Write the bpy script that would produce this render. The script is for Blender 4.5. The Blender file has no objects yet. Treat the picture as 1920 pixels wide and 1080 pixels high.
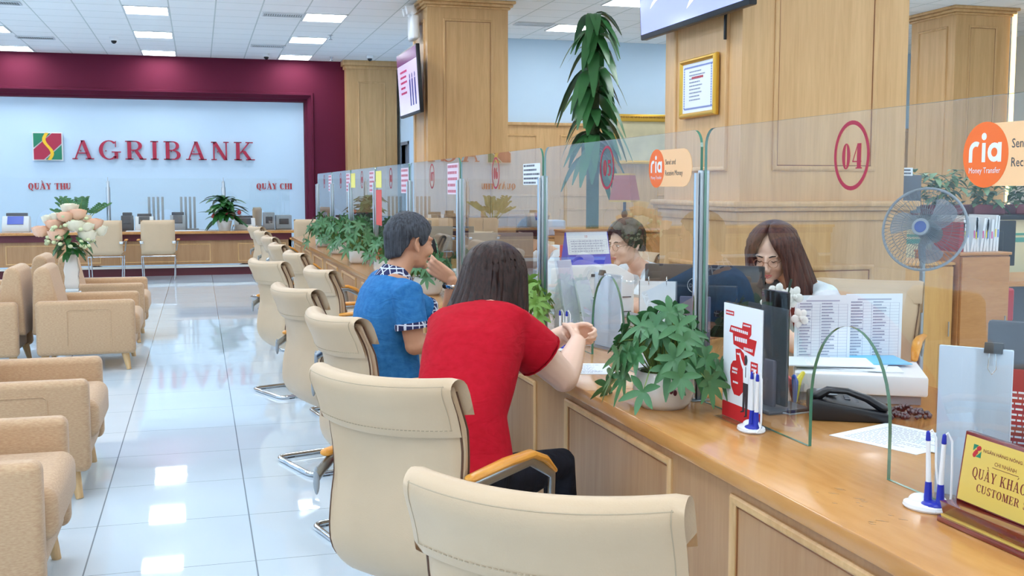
import bpy, math, random
from mathutils import Vector, Matrix, Euler, noise
D = bpy.data
SC = bpy.context.scene
COL = SC.collection
PI = math.pi
rnd = random.Random(11)

# ------------------------------------------------------------------ camera
cam_d = D.cameras.new('camera')
cam = D.objects.new('camera', cam_d); COL.objects.link(cam)
cam_d.sensor_width = 36.0
cam_d.lens = 36.0 * 2050 / 1920
cam_d.clip_end = 200
cam.location = (0, 0, 1.5)
cam.rotation_euler = (math.radians(90 - 5.24), 0, math.radians(-15.94))
SC.camera = cam

# ------------------------------------------------------------------ world, exposure
w = D.worlds.new('world'); SC.world = w; w.use_nodes = True
bg = w.node_tree.nodes['Background']
bg.inputs['Color'].default_value = (0.86, 0.94, 1.0, 1)
bg.inputs['Strength'].default_value = 0.7
SC.view_settings.view_transform = 'Standard'
SC.view_settings.look = 'None'
SC.view_settings.gamma = 1
SC.view_settings.exposure = 0.30
PANEL_EMIT = 15.0

# ------------------------------------------------------------------ materials
def lin(c):
    return tuple(((v / 255) / 12.92 if v / 255 <= 0.04045 else ((v / 255 + 0.055) / 1.055) ** 2.4) for v in c)

def new_mat(name):
    m = D.materials.new(name); m.use_nodes = True
    nt = m.node_tree
    return m, nt, nt.nodes['Principled BSDF']

MATS = {}
def plain(name, rgb, rough=0.5, metal=0.0, spec=0.5, bump=0.0, bscale=60, coat=0.0, var=0.0, vscale=6, emit=None, sheen=0.0):
    if name in MATS: return MATS[name]
    m, nt, p = new_mat(name); N = nt.nodes.new; L = nt.links.new
    c = lin(rgb)
    p.inputs['Base Color'].default_value = (*c, 1)
    p.inputs['Roughness'].default_value = rough
    p.inputs['Metallic'].default_value = metal
    p.inputs['Specular IOR Level'].default_value = spec
    p.inputs['Coat Weight'].default_value = coat
    p.inputs['Sheen Weight'].default_value = sheen
    if emit is not None:
        p.inputs['Emission Color'].default_value = (*c, 1)
        p.inputs['Emission Strength'].default_value = emit
    tc = N('ShaderNodeTexCoord')
    nz = N('ShaderNodeTexNoise'); nz.inputs['Scale'].default_value = vscale; nz.inputs['Detail'].default_value = 3
    L(tc.outputs['Object'], nz.inputs['Vector'])
    if var > 0:
        mr = N('ShaderNodeMapRange'); mr.inputs['To Min'].default_value = 1 - var; mr.inputs['To Max'].default_value = 1 + var
        L(nz.outputs['Fac'], mr.inputs['Value'])
        vm = N('ShaderNodeVectorMath'); vm.operation = 'SCALE'; vm.inputs[0].default_value = c
        L(mr.outputs['Result'], vm.inputs['Scale']); L(vm.outputs['Vector'], p.inputs['Base Color'])
    if bump > 0:
        n2 = N('ShaderNodeTexNoise'); n2.inputs['Scale'].default_value = bscale; n2.inputs['Detail'].default_value = 4
        L(tc.outputs['Object'], n2.inputs['Vector'])
        b = N('ShaderNodeBump'); b.inputs['Strength'].default_value = bump; b.inputs['Distance'].default_value = 0.01
        L(n2.outputs['Fac'], b.inputs['Height']); L(b.outputs['Normal'], p.inputs['Normal'])
    MATS[name] = m
    return m

def wood(name, c1, c2, rough=0.35, stretch=(14, 14, 0.9), coat=0.0, scale=1.0):
    if name in MATS: return MATS[name]
    m, nt, p = new_mat(name); N = nt.nodes.new; L = nt.links.new
    tc = N('ShaderNodeTexCoord'); mp = N('ShaderNodeMapping')
    mp.inputs['Scale'].default_value = tuple(s * scale for s in stretch)
    L(tc.outputs['Object'], mp.inputs['Vector'])
    n1 = N('ShaderNodeTexNoise'); n1.inputs['Scale'].default_value = 1.2; n1.inputs['Detail'].default_value = 6; n1.inputs['Distortion'].default_value = 0.7
    L(mp.outputs['Vector'], n1.inputs['Vector'])
    n2 = N('ShaderNodeTexNoise'); n2.inputs['Scale'].default_value = 9; n2.inputs['Detail'].default_value = 3
    L(mp.outputs['Vector'], n2.inputs['Vector'])
    ad = N('ShaderNodeMix'); ad.data_type = 'FLOAT'; ad.inputs['Factor'].default_value = 0.35
    L(n1.outputs['Fac'], ad.inputs['A']); L(n2.outputs['Fac'], ad.inputs['B'])
    cr = N('ShaderNodeValToRGB')
    cr.color_ramp.elements[0].position = 0.34; cr.color_ramp.elements[0].color = (*lin(c2), 1)
    cr.color_ramp.elements[1].position = 0.62; cr.color_ramp.elements[1].color = (*lin(c1), 1)
    L(ad.outputs['Result'], cr.inputs['Fac']); L(cr.outputs['Color'], p.inputs['Base Color'])
    p.inputs['Roughness'].default_value = rough
    p.inputs['Coat Weight'].default_value = coat
    p.inputs['Coat Roughness'].default_value = 0.12
    MATS[name] = m
    return m

def grid_mat(name, base, line, pitch, off, width, rough, bump=0.0, ltwist=0.35, wavy=0.0, var=0.02, spec=0.5):
    """square tiles in the object's x/y with thin joints"""
    m, nt, p = new_mat(name); N = nt.nodes.new; L = nt.links.new
    tc = N('ShaderNodeTexCoord'); sp = N('ShaderNodeSeparateXYZ'); L(tc.outputs['Object'], sp.inputs[0])
    masks = []; cells = []
    for k, ax in enumerate(('X', 'Y')):
        a = N('ShaderNodeMath'); a.operation = 'SUBTRACT'; a.inputs[1].default_value = off[k]; L(sp.outputs[ax], a.inputs[0])
        d = N('ShaderNodeMath'); d.operation = 'DIVIDE'; d.inputs[1].default_value = pitch[k]; L(a.outputs[0], d.inputs[0])
        fl = N('ShaderNodeMath'); fl.operation = 'FLOOR'; L(d.outputs[0], fl.inputs[0]); cells.append(fl)
        fr = N('ShaderNodeMath'); fr.operation = 'FRACT'; L(d.outputs[0], fr.inputs[0])
        pp = N('ShaderNodeMath'); pp.operation = 'PINGPONG'; pp.inputs[1].default_value = 0.5; L(fr.outputs[0], pp.inputs[0])
        lt = N('ShaderNodeMath'); lt.operation = 'LESS_THAN'; lt.inputs[1].default_value = width[k] / pitch[k] / 2; L(pp.outputs[0], lt.inputs[0])
        masks.append(lt)
    mx = N('ShaderNodeMath'); mx.operation = 'MAXIMUM'; L(masks[0].outputs[0], mx.inputs[0]); L(masks[1].outputs[0], mx.inputs[1])
    cb = N('ShaderNodeCombineXYZ'); L(cells[0].outputs[0], cb.inputs[0]); L(cells[1].outputs[0], cb.inputs[1])
    wn = N('ShaderNodeTexWhiteNoise'); wn.noise_dimensions = '3D'; L(cb.outputs[0], wn.inputs['Vector'])
    mr = N('ShaderNodeMapRange'); mr.inputs['To Min'].default_value = 1 - var; mr.inputs['To Max'].default_value = 1.0
    L(wn.outputs['Value'], mr.inputs['Value'])
    vm = N('ShaderNodeVectorMath'); vm.operation = 'SCALE'; vm.inputs[0].default_value = lin(base); L(mr.outputs['Result'], vm.inputs['Scale'])
    mc = N('ShaderNodeMix'); mc.data_type = 'RGBA'
    L(mx.outputs[0], mc.inputs['Factor']); L(vm.outputs['Vector'], mc.inputs['A']); mc.inputs['B'].default_value = (*lin(line), 1)
    L(mc.outputs['Result'], p.inputs['Base Color'])
    p.inputs['Roughness'].default_value = rough
    p.inputs['Specular IOR Level'].default_value = spec
    if bump or wavy:
        # slight tilt of every tile and a long ripple, as real polished tiles have
        nz = N('ShaderNodeTexNoise'); nz.inputs['Scale'].default_value = 2.2; nz.inputs['Detail'].default_value = 1
        mp = N('ShaderNodeMapping'); mp.inputs['Scale'].default_value = (0.5, 1.6, 1)
        av = N('ShaderNodeVectorMath'); av.operation = 'MULTIPLY_ADD'
        L(cb.outputs[0], av.inputs[0]); av.inputs[1].default_value = (3.3, 5.1, 0); L(tc.outputs['Object'], av.inputs[2])
        L(av.outputs['Vector'], mp.inputs['Vector']); L(mp.outputs['Vector'], nz.inputs['Vector'])
        b = N('ShaderNodeBump'); b.inputs['Strength'].default_value = wavy; b.inputs['Distance'].default_value = 0.02
        L(nz.outputs['Fac'], b.inputs['Height']); L(b.outputs['Normal'], p.inputs['Normal'])
    MATS[name] = m
    return m

def leather(name, rgb, rough=0.42):
    if name in MATS: return MATS[name]
    m, nt, p = new_mat(name); N = nt.nodes.new; L = nt.links.new
    c = lin(rgb)
    tc = N('ShaderNodeTexCoord')
    v = N('ShaderNodeTexVoronoi'); v.inputs['Scale'].default_value = 260; L(tc.outputs['Object'], v.inputs['Vector'])
    n = N('ShaderNodeTexNoise'); n.inputs['Scale'].default_value = 7; n.inputs['Detail'].default_value = 4; L(tc.outputs['Object'], n.inputs['Vector'])
    b1 = N('ShaderNodeBump'); b1.inputs['Strength'].default_value = 0.10; b1.inputs['Distance'].default_value = 0.002
    L(v.outputs['Distance'], b1.inputs['Height'])
    b2 = N('ShaderNodeBump'); b2.inputs['Strength'].default_value = 0.12; b2.inputs['Distance'].default_value = 0.02
    L(n.outputs['Fac'], b2.inputs['Height']); L(b1.outputs['Normal'], b2.inputs['Normal']); L(b2.outputs['Normal'], p.inputs['Normal'])
    mr = N('ShaderNodeMapRange'); mr.inputs['To Min'].default_value = 0.93; mr.inputs['To Max'].default_value = 1.05
    L(n.outputs['Fac'], mr.inputs['Value'])
    vm = N('ShaderNodeVectorMath'); vm.operation = 'SCALE'; vm.inputs[0].default_value = c
    L(mr.outputs['Result'], vm.inputs['Scale']); L(vm.outputs['Vector'], p.inputs['Base Color'])
    p.inputs['Roughness'].default_value = rough
    MATS[name] = m
    return m

def fabric(name, c1, c2, scale=240, rough=0.9, bump=0.3):
    if name in MATS: return MATS[name]
    m, nt, p = new_mat(name); N = nt.nodes.new; L = nt.links.new
    tc = N('ShaderNodeTexCoord'); mp = N('ShaderNodeMapping'); mp.inputs['Scale'].default_value = (1, 1, 4)
    L(tc.outputs['Object'], mp.inputs['Vector'])
    n = N('ShaderNodeTexNoise'); n.inputs['Scale'].default_value = scale * 0.25; n.inputs['Detail'].default_value = 5; L(mp.outputs['Vector'], n.inputs['Vector'])
    cr = N('ShaderNodeValToRGB'); cr.color_ramp.elements[0].position = 0.35; cr.color_ramp.elements[1].position = 0.65
    cr.color_ramp.elements[0].color = (*lin(c2), 1); cr.color_ramp.elements[1].color = (*lin(c1), 1)
    L(n.outputs['Fac'], cr.inputs['Fac']); L(cr.outputs['Color'], p.inputs['Base Color'])
    b = N('ShaderNodeBump'); b.inputs['Strength'].default_value = bump; b.inputs['Distance'].default_value = 0.004
    L(n.outputs['Fac'], b.inputs['Height']); L(b.outputs['Normal'], p.inputs['Normal'])
    p.inputs['Roughness'].default_value = rough; p.inputs['Sheen Weight'].default_value = 0.2
    MATS[name] = m
    return m

def cloth(name, c1, c2, wr=0.5, wscale=(3, 3, 9), rough=0.85):
    """clothing with folds"""
    if name in MATS: return MATS[name]
    m, nt, p = new_mat(name); N = nt.nodes.new; L = nt.links.new
    tc = N('ShaderNodeTexCoord'); mp = N('ShaderNodeMapping'); mp.inputs['Scale'].default_value = wscale
    L(tc.outputs['Object'], mp.inputs['Vector'])
    n = N('ShaderNodeTexNoise'); n.inputs['Scale'].default_value = 2.2; n.inputs['Detail'].default_value = 3; n.inputs['Distortion'].default_value = 1.2
    L(mp.outputs['Vector'], n.inputs['Vector'])
    cr = N('ShaderNodeValToRGB'); cr.color_ramp.elements[0].position = 0.3; cr.color_ramp.elements[1].position = 0.7
    cr.color_ramp.elements[0].color = (*lin(c2), 1); cr.color_ramp.elements[1].color = (*lin(c1), 1)
    n3 = N('ShaderNodeTexNoise'); n3.inputs['Scale'].default_value = 40; n3.inputs['Detail'].default_value = 4; L(tc.outputs['Object'], n3.inputs['Vector'])
    L(n3.outputs['Fac'], cr.inputs['Fac']); L(cr.outputs['Color'], p.inputs['Base Color'])
    b = N('ShaderNodeBump'); b.inputs['Strength'].default_value = wr; b.inputs['Distance'].default_value = 0.03
    L(n.outputs['Fac'], b.inputs['Height']); L(b.outputs['Normal'], p.inputs['Normal'])
    p.inputs['Roughness'].default_value = rough; p.inputs['Specular IOR Level'].default_value = 0.2
    MATS[name] = m
    return m

def glass_mat(name, tint=(0.975, 0.99, 0.985), ior=1.5, gloss=1.0, edge=False):
    """clear sheet glass: Fresnel mirror over a tinted see-through body"""
    if name in MATS: return MATS[name]
    m = D.materials.new(name); m.use_nodes = True; nt = m.node_tree; nt.nodes.clear(); N = nt.nodes.new; L = nt.links.new
    out = N('ShaderNodeOutputMaterial'); tr = N('ShaderNodeBsdfTransparent'); tr.inputs['Color'].default_value = (*tint, 1)
    gl = N('ShaderNodeBsdfGlossy'); gl.inputs['Roughness'].default_value = 0.004
    fr = N('ShaderNodeFresnel'); fr.inputs['IOR'].default_value = ior
    geo = N('ShaderNodeNewGeometry')
    inv = N('ShaderNodeMath'); inv.operation = 'SUBTRACT'; inv.inputs[0].default_value = 1.0; L(geo.outputs['Backfacing'], inv.inputs[1])
    # both faces of the sheet reflect: 1-(1-R)^2, shown on the face met first
    o = N('ShaderNodeMath'); o.operation = 'SUBTRACT'; o.inputs[0].default_value = 1.0; L(fr.outputs[0], o.inputs[1])
    sq = N('ShaderNodeMath'); sq.operation = 'POWER'; sq.inputs[1].default_value = 1.8; L(o.outputs[0], sq.inputs[0])
    r = N('ShaderNodeMath'); r.operation = 'SUBTRACT'; r.inputs[0].default_value = 1.0; L(sq.outputs[0], r.inputs[1])
    g = N('ShaderNodeMath'); g.operation = 'MULTIPLY'; g.inputs[1].default_value = gloss; L(r.outputs[0], g.inputs[0])
    f = N('ShaderNodeMath'); f.operation = 'MULTIPLY'; L(g.outputs[0], f.inputs[0]); L(inv.outputs[0], f.inputs[1])
    mx = N('ShaderNodeMixShader'); L(f.outputs[0], mx.inputs[0]); L(tr.outputs[0], mx.inputs[1]); L(gl.outputs[0], mx.inputs[2])
    L(mx.outputs[0], out.inputs['Surface'])
    MATS[name] = m
    return m

def hair_mat(name, c1, c2, rough=0.35):
    if name in MATS: return MATS[name]
    m, nt, p = new_mat(name); N = nt.nodes.new; L = nt.links.new
    tc = N('ShaderNodeTexCoord'); mp = N('ShaderNodeMapping'); mp.inputs['Scale'].default_value = (120, 120, 5)
    L(tc.outputs['Object'], mp.inputs['Vector'])
    n = N('ShaderNodeTexNoise'); n.inputs['Scale'].default_value = 1.0; n.inputs['Detail'].default_value = 5; L(mp.outputs['Vector'], n.inputs['Vector'])
    cr = N('ShaderNodeValToRGB'); cr.color_ramp.elements[0].position = 0.3; cr.color_ramp.elements[1].position = 0.7
    cr.color_ramp.elements[0].color = (*lin(c2), 1); cr.color_ramp.elements[1].color = (*lin(c1), 1)
    L(n.outputs['Fac'], cr.inputs['Fac']); L(cr.outputs['Color'], p.inputs['Base Color'])
    b = N('ShaderNodeBump'); b.inputs['Strength'].default_value = 0.5; b.inputs['Distance'].default_value = 0.004
    L(n.outputs['Fac'], b.inputs['Height']); L(b.outputs['Normal'], p.inputs['Normal'])
    p.inputs['Roughness'].default_value = rough + .06; p.inputs['Specular IOR Level'].default_value = .28
    MATS[name] = m
    return m

W_OAK = wood('oak_veneer', (222, 180, 126), (204, 160, 106), 0.38, (9, 9, 0.55))
W_TRIM = wood('oak_moulding', (222, 180, 126), (202, 158, 104), 0.35, (9, 9, 0.8))
W_TOP = wood('counter_wood', (206, 150, 88), (186, 128, 66), 0.17, (5, 0.8, 5), coat=0.3)
W_FRONT = wood('counter_front_wood', (188, 146, 104), (172, 128, 86), 0.4, (9, 9, 0.6))
W_LINE = wood('dark_joint_and_shade_wood', (150, 92, 48), (128, 74, 36), 0.4)
W_CAB = wood('cabinet_wood', (200, 142, 84), (184, 124, 66), 0.35, (2, 2, 9))
W_MAHOG = wood('mahogany', (128, 36, 28), (96, 22, 20), 0.2, (9, 1, 9), coat=0.5)
W_ARM = wood('armrest_wood', (226, 158, 62), (206, 132, 40), 0.28, (3, 30, 30))
W_LEG = wood('sofa_leg_wood', (226, 190, 140), (206, 164, 110), 0.4)
M_LEATHER = leather('cream_leather', (202, 176, 144))
M_LEATHER_D = leather('tan_leather_side', (206, 176, 140))
M_SEAM = plain('dark_piping', (92, 62, 44), 0.6)
M_STITCH = plain('stitching_thread', (176, 158, 132), 0.8)
M_SOFA = fabric('armchair_fabric', (200, 168, 132), (186, 150, 116))
M_CHROME = plain('chrome', (215, 218, 222), 0.08, 1.0)
M_STEEL = plain('brushed_steel', (170, 178, 184), 0.28, 1.0)
M_WHITE = plain('white_plastic', (238, 240, 242), 0.35)
M_PAPER = plain('white_paper', (236, 242, 248), 0.8)
M_WALLW = plain('white_paint', (204, 230, 252), 0.75, var=0.01)
M_WARMW = plain('cream_paint', (238, 232, 216), 0.8)
M_RED = plain('maroon_paint', (98, 22, 50), 0.7, 0.0, 0.25, var=0.02)
M_REDSIGN = plain('red_acrylic_letter', (176, 30, 68), 0.3)
M_REDV = plain('red_vinyl', (190, 24, 44), 0.4)
M_BLUE = plain('blue_plastic', (30, 44, 170), 0.3)
M_BLACK = plain('black_plastic', (24, 25, 30), 0.35)
M_DGREY = plain('dark_grey_plastic', (70, 72, 80), 0.4)
M_GREY = plain('grey_plastic', (150, 158, 166), 0.45)
M_INK = plain('printed_ink', (70, 74, 90), 0.8)
M_INKB = plain('printed_faint_ink', (150, 160, 185), 0.8)
M_GOLD = plain('gold_frame', (214, 170, 70), 0.3, 0.7)
M_BRASS = plain('brass_plate', (232, 200, 96), 0.3, 0.15, coat=0.3)
M_GREEN = plain('sign_green', (24, 130, 96), 0.4)
M_YEL = plain('sign_yellow', (248, 200, 40), 0.4)
M_ORANGE = plain('orange_vinyl', (250, 112, 30), 0.45)
M_PEACH = plain('peach_vinyl', (255, 204, 150), 0.5)
M_GLASS = glass_mat('clear_glass')
M_GEDGE = plain('green_glass_edge', (70, 128, 104), 0.12, spec=0.8)
M_ACRYL = glass_mat('clear_acrylic', (0.90, 0.93, 0.97), 1.45, 0.9)
M_LEAF = plain('leaf_green', (72, 122, 76), 0.38, var=0.3, vscale=14)
M_LEAFD = plain('dark_leaf', (44, 96, 44), 0.32, var=0.3, vscale=5)
M_LEAFY = plain('light_leaf', (122, 164, 72), 0.4, var=0.2, vscale=14)
M_STEM = plain('plant_stem', (120, 146, 70), 0.6)
M_BARK = plain('plant_trunk', (120, 92, 60), 0.9, bump=0.6, bscale=30)
M_SOIL = plain('potting_soil', (70, 50, 36), 0.95, bump=0.8, bscale=80)
M_CERAM = plain('white_ceramic', (240, 238, 232), 0.15, coat=0.5)
M_SKIN = plain('skin_tan', (204, 150, 118), 0.5, bump=0.05, bscale=200)
M_SKIN2 = plain('skin_fair', (236, 196, 172), 0.48, bump=0.03, bscale=200)
M_EYEW = plain('eye_white', (240, 238, 236), 0.2)
M_EYED = plain('eye_dark', (30, 20, 18), 0.15)
M_LIP = plain('lip_colour', (196, 98, 96), 0.4)
M_CORK = plain('reflective_black', (14, 15, 18), 0.1)

# ------------------------------------------------------------------ mesh builder
class MB:
    def __init__(s): s.v = []; s.f = []; s.T = Matrix.Identity(4)
    def at(s, loc=(0, 0, 0), rz=0.0, rot=None):
        s.T = Matrix.Translation(loc) @ (rot.to_4x4() if rot is not None else Matrix.Rotation(rz, 4, 'Z')); return s
    def add(s, vs, fs):
        n = len(s.v)
        for p in vs: s.v.append(tuple(s.T @ Vector(p)))
        for f in fs: s.f.append(tuple(n + i for i in f))
        return s
    def box(s, x0, x1, y0, y1, z0, z1):
        vs = [(x, y, z) for x in (x0, x1) for y in (y0, y1) for z in (z0, z1)]
        fs = [(0, 1, 3, 2), (4, 6, 7, 5), (0, 4, 5, 1), (2, 3, 7, 6), (0, 2, 6, 4), (1, 5, 7, 3)]
        return s.add(vs, fs)
    def bbox(s, x0, x1, y0, y1, z0, z1, r=0.01, k=3):
        """box with rounded edges"""
        cx, cy, cz = (x0 + x1) / 2, (y0 + y1) / 2, (z0 + z1) / 2
        hx, hy, hz = (x1 - x0) / 2, (y1 - y0) / 2, (z1 - z0) / 2
        r = min(r, hx, hy, hz) * 0.999
        lat = []
        nu = 4 * (k + 1)
        rings = []
        def corner(sgz, ph):
            ring = []
            for q in range(4):
                sx = (1, -1, -1, 1)[q]; sy = (1, 1, -1, -1)[q]
                for j in range(k + 1):
                    th = q * PI / 2 + j / k * PI / 2
                    ring.append((cx + sx * (hx - r) + r * math.cos(ph) * math.cos(th), cy + sy * (hy - r) + r * math.cos(ph) * math.sin(th), cz + sgz * (hz - r) + sgz * r * math.sin(ph)))
            return ring
        for j in range(k + 1): rings.append(corner(-1, (k - j) / k * PI / 2))
        for j in range(k + 1): rings.append(corner(1, j / k * PI / 2))
        vs = [p for R in rings for p in R]; fs = []
        for i in range(len(rings) - 1):
            for j in range(nu):
                a = i * nu + j; b = i * nu + (j + 1) % nu
                fs.append((a, b, b + nu, a + nu))
        fs.append(tuple(range(nu - 1, -1, -1))); fs.append(tuple((len(rings) - 1) * nu + j for j in range(nu)))
        return s.add(vs, fs)
    def cyl(s, p0, p1, r0, r1=None, n=14):
        return s.tube([p0, p1], [r0, r0 if r1 is None else r1], n)
    def tube(s, pts, r, n=10, closed=False, round_ends=False, flat=1.0, up=None):
        pts = [Vector(p) for p in pts]; m = len(pts)
        rs = list(r) if isinstance(r, (list, tuple)) else [r] * m
        if round_ends and not closed:
            d0 = (pts[0] - pts[1]).normalized(); d1 = (pts[-1] - pts[-2]).normalized()
            a0, a1 = rs[0], rs[-1]
            pre = [(pts[0] + d0 * a0 * math.sin(t), a0 * math.cos(t)) for t in (1.45, 1.1, 0.7, 0.35)]
            post = [(pts[-1] + d1 * a1 * math.sin(t), a1 * math.cos(t)) for t in (0.35, 0.7, 1.1, 1.45)]
            pts = [p for p, _ in pre] + pts + [p for p, _ in post]; rs = [q for _, q in pre] + rs + [q for _, q in post]; m = len(pts)
        rings = []
        prev = None
        for i in range(m):
            if closed: t = pts[(i + 1) % m] - pts[i - 1]
            elif i == 0: t = pts[1] - pts[0]
            elif i == m - 1: t = pts[-1] - pts[-2]
            else: t = (pts[i + 1] - pts[i]).normalized() + (pts[i] - pts[i - 1]).normalized()
            if t.length < 1e-9: t = Vector((0, 0, 1))
            t.normalize()
            if prev is None:
                u = Vector(up) if up else (Vector((0, 0, 1)) if abs(t.z) < 0.9 else Vector((1, 0, 0)))
            else: u = prev
            u = (u - t * u.dot(t))
            if u.length < 1e-6: u = Vector((1, 0, 0)) - t * t.x
            u.normalize(); prev = u; v = t.cross(u)
            rings.append([tuple(pts[i] + u * (math.cos(a) * rs[i] * flat) + v * (math.sin(a) * rs[i])) for a in [2 * PI * k / n for k in range(n)]])
        vs = [p for R in rings for p in R]; fs = []
        for i in range(m if closed else m - 1):
            for k in range(n):
                a = i * n + k; b = i * n + (k + 1) % n; c = ((i + 1) % m) * n + (k + 1) % n; d = ((i + 1) % m) * n + k
                fs.append((a, b, c, d))
        if not closed: fs.append(tuple(range(n - 1, -1, -1))); fs.append(tuple((m - 1) * n + k for k in range(n)))
        return s.add(vs, fs)
    def lathe(s, prof, c=(0, 0, 0), n=24, sx=1.0, sy=1.0):
        vs = []; fs = []
        for (r, z) in prof:
            for k in range(n):
                a = 2 * PI * k / n; vs.append((c[0] + r * sx * math.cos(a), c[1] + r * sy * math.sin(a), c[2] + z))
        m = len(prof)
        for i in range(m - 1):
            for k in range(n):
                a = i * n + k; b = i * n + (k + 1) % n; fs.append((a, b, b + n, a + n))
        fs.append(tuple(range(n - 1, -1, -1))); fs.append(tuple((m - 1) * n + k for k in range(n)))
        return s.add(vs, fs)
    def ell(s, c, r, rot=None, nu=14, nv=9):
        R = rot or Matrix.Identity(3); c = Vector(c)
        vs = []; fs = []
        for i in range(1, nv):
            ph = PI * i / nv - PI / 2
            for k in range(nu):
                a = 2 * PI * k / nu
                vs.append(tuple(c + R @ Vector((r[0] * math.cos(ph) * math.cos(a), r[1] * math.cos(ph) * math.sin(a), r[2] * math.sin(ph)))))
        b = len(vs); vs.append(tuple(c + R @ Vector((0, 0, -r[2])))); vs.append(tuple(c + R @ Vector((0, 0, r[2]))))
        for i in range(nv - 2):
            for k in range(nu):
                a = i * nu + k; d = i * nu + (k + 1) % nu; fs.append((a, d, d + nu, a + nu))
        for k in range(nu):
            fs.append((b, (k + 1) % nu, k)); q = (nv - 2) * nu; fs.append((b + 1, q + k, q + (k + 1) % nu))
        return s.add(vs, fs)
    def prism(s, poly, o, ax, ay, dz):
        """poly in 2D laid on plane o + x*ax + y*ay, thick by vector dz"""
        o, ax, ay, dz = Vector(o), Vector(ax), Vector(ay), Vector(dz)
        n = len(poly)
        if dz.length < .05: s.np = getattr(s, 'np', 0) + 1; dz = dz * (1 + .02 * (s.np % 9))
        area = sum(poly[i][0] * poly[(i + 1) % n][1] - poly[(i + 1) % n][0] * poly[i][1] for i in range(n))
        if area < 0: poly = poly[::-1]
        if ax.cross(ay).dot(dz) < 0: poly = poly[::-1]
        lo = [tuple(o + ax * x + ay * y) for x, y in poly]; hi = [tuple(Vector(p) + dz) for p in lo]
        fs = [tuple(range(n - 1, -1, -1)), tuple(range(n, 2 * n))] + [(i, (i + 1) % n, n + (i + 1) % n, n + i) for i in range(n)]
        return s.add(lo + hi, fs)
    def loft(s, rings, closed_ring=True, caps=True):
        n = len(rings[0]); vs = [tuple(p) for R in rings for p in R]; fs = []
        for i in range(len(rings) - 1):
            for k in range(n if closed_ring else n - 1):
                a = i * n + k; b = i * n + (k + 1) % n; fs.append((a, b, b + n, a + n))
        if caps and closed_ring:
            fs.append(tuple(range(n - 1, -1, -1))); fs.append(tuple((len(rings) - 1) * n + k for k in range(n)))
        return s.add(vs, fs)
    def pad(s, fn, nu, nv, th, edge=0.25, flip=False):
        """closed cushion-like sheet: fn(u,v) is its middle surface; thickness th rounds off to the edges"""
        P = [[Vector(fn(i / nu, j / nv)) for j in range(nv + 1)] for i in range(nu + 1)]
        def nrm(i, j):
            a = P[min(i + 1, nu)][j] - P[max(i - 1, 0)][j]; b = P[i][min(j + 1, nv)] - P[i][max(j - 1, 0)]
            q = a.cross(b); return q.normalized() if q.length > 1e-12 else Vector((0, 0, 1))
        top = []; bot = []
        for i in range(nu + 1):
            for j in range(nv + 1):
                e = min(i / nu, 1 - i / nu, 1) / edge; g = min(j / nv, 1 - j / nv, 1) / edge
                e = min(1, e); g = min(1, g)
                k = math.sqrt(max(0, 1 - (1 - e) ** 2.2)) * math.sqrt(max(0, 1 - (1 - g) ** 2.2))
                q = nrm(i, j) * (th / 2 * k); top.append(P[i][j] + q); bot.append(P[i][j] - q)
        m = nv + 1; N = (nu + 1) * m; fs = []
        for i in range(nu):
            for j in range(nv):
                a = i * m + j; fs.append((a, a + m, a + m + 1, a + 1)); fs.append((N + a, N + a + 1, N + a + m + 1, N + a + m))
        rim = [(i, 0) for i in range(nu)] + [(nu, j) for j in range(nv)] + [(i, nv) for i in range(nu, 0, -1)] + [(0, j) for j in range(nv, 0, -1)]
        for k in range(len(rim)):
            a = rim[k][0] * m + rim[k][1]; b = rim[(k + 1) % len(rim)]; b = b[0] * m + b[1]
            fs.append((a, N + a, N + b, b))
        return s.add([tuple(p) for p in top + bot], fs)
    def build(s, name, mat, parent=None, smooth=True, angle=40, bevel=0.0, remesh=0.0, smooth_it=0, weld=False, mats=None, midx=None):
        me = D.meshes.new(name); me.from_pydata(s.v, [], s.f); me.validate(); me.update()
        o = D.objects.new(name, me); COL.objects.link(o)
        if weld:
            md = o.modifiers.new('w', 'WELD'); md.merge_threshold = 1e-4
        if bevel > 0:
            md = o.modifiers.new('b', 'BEVEL'); md.width = bevel; md.segments = 2; md.limit_method = 'ANGLE'; md.angle_limit = 0.6
        if remesh > 0:
            md = o.modifiers.new('r', 'REMESH'); md.mode = 'VOXEL'; md.voxel_size = remesh; md.adaptivity = 0; md.use_smooth_shade = True
            if smooth_it:
                md = o.modifiers.new('s', 'SMOOTH'); md.factor = 0.5; md.iterations = smooth_it
        if len(o.modifiers):
            dg = bpy.context.evaluated_depsgraph_get(); dg.update()
            m2 = D.meshes.new_from_object(o.evaluated_get(dg)); o.modifiers.clear(); o.data = m2; D.meshes.remove(me); me = m2; me.name = name
        me.materials.clear(); me.materials.append(mat)
        if smooth:
            me.polygons.foreach_set('use_smooth', [True] * len(me.polygons))
            if not remesh:
                try: me.set_sharp_from_angle(angle=math.radians(angle))
                except Exception: pass
        if parent is not None: o.parent = parent
        return o

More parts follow.
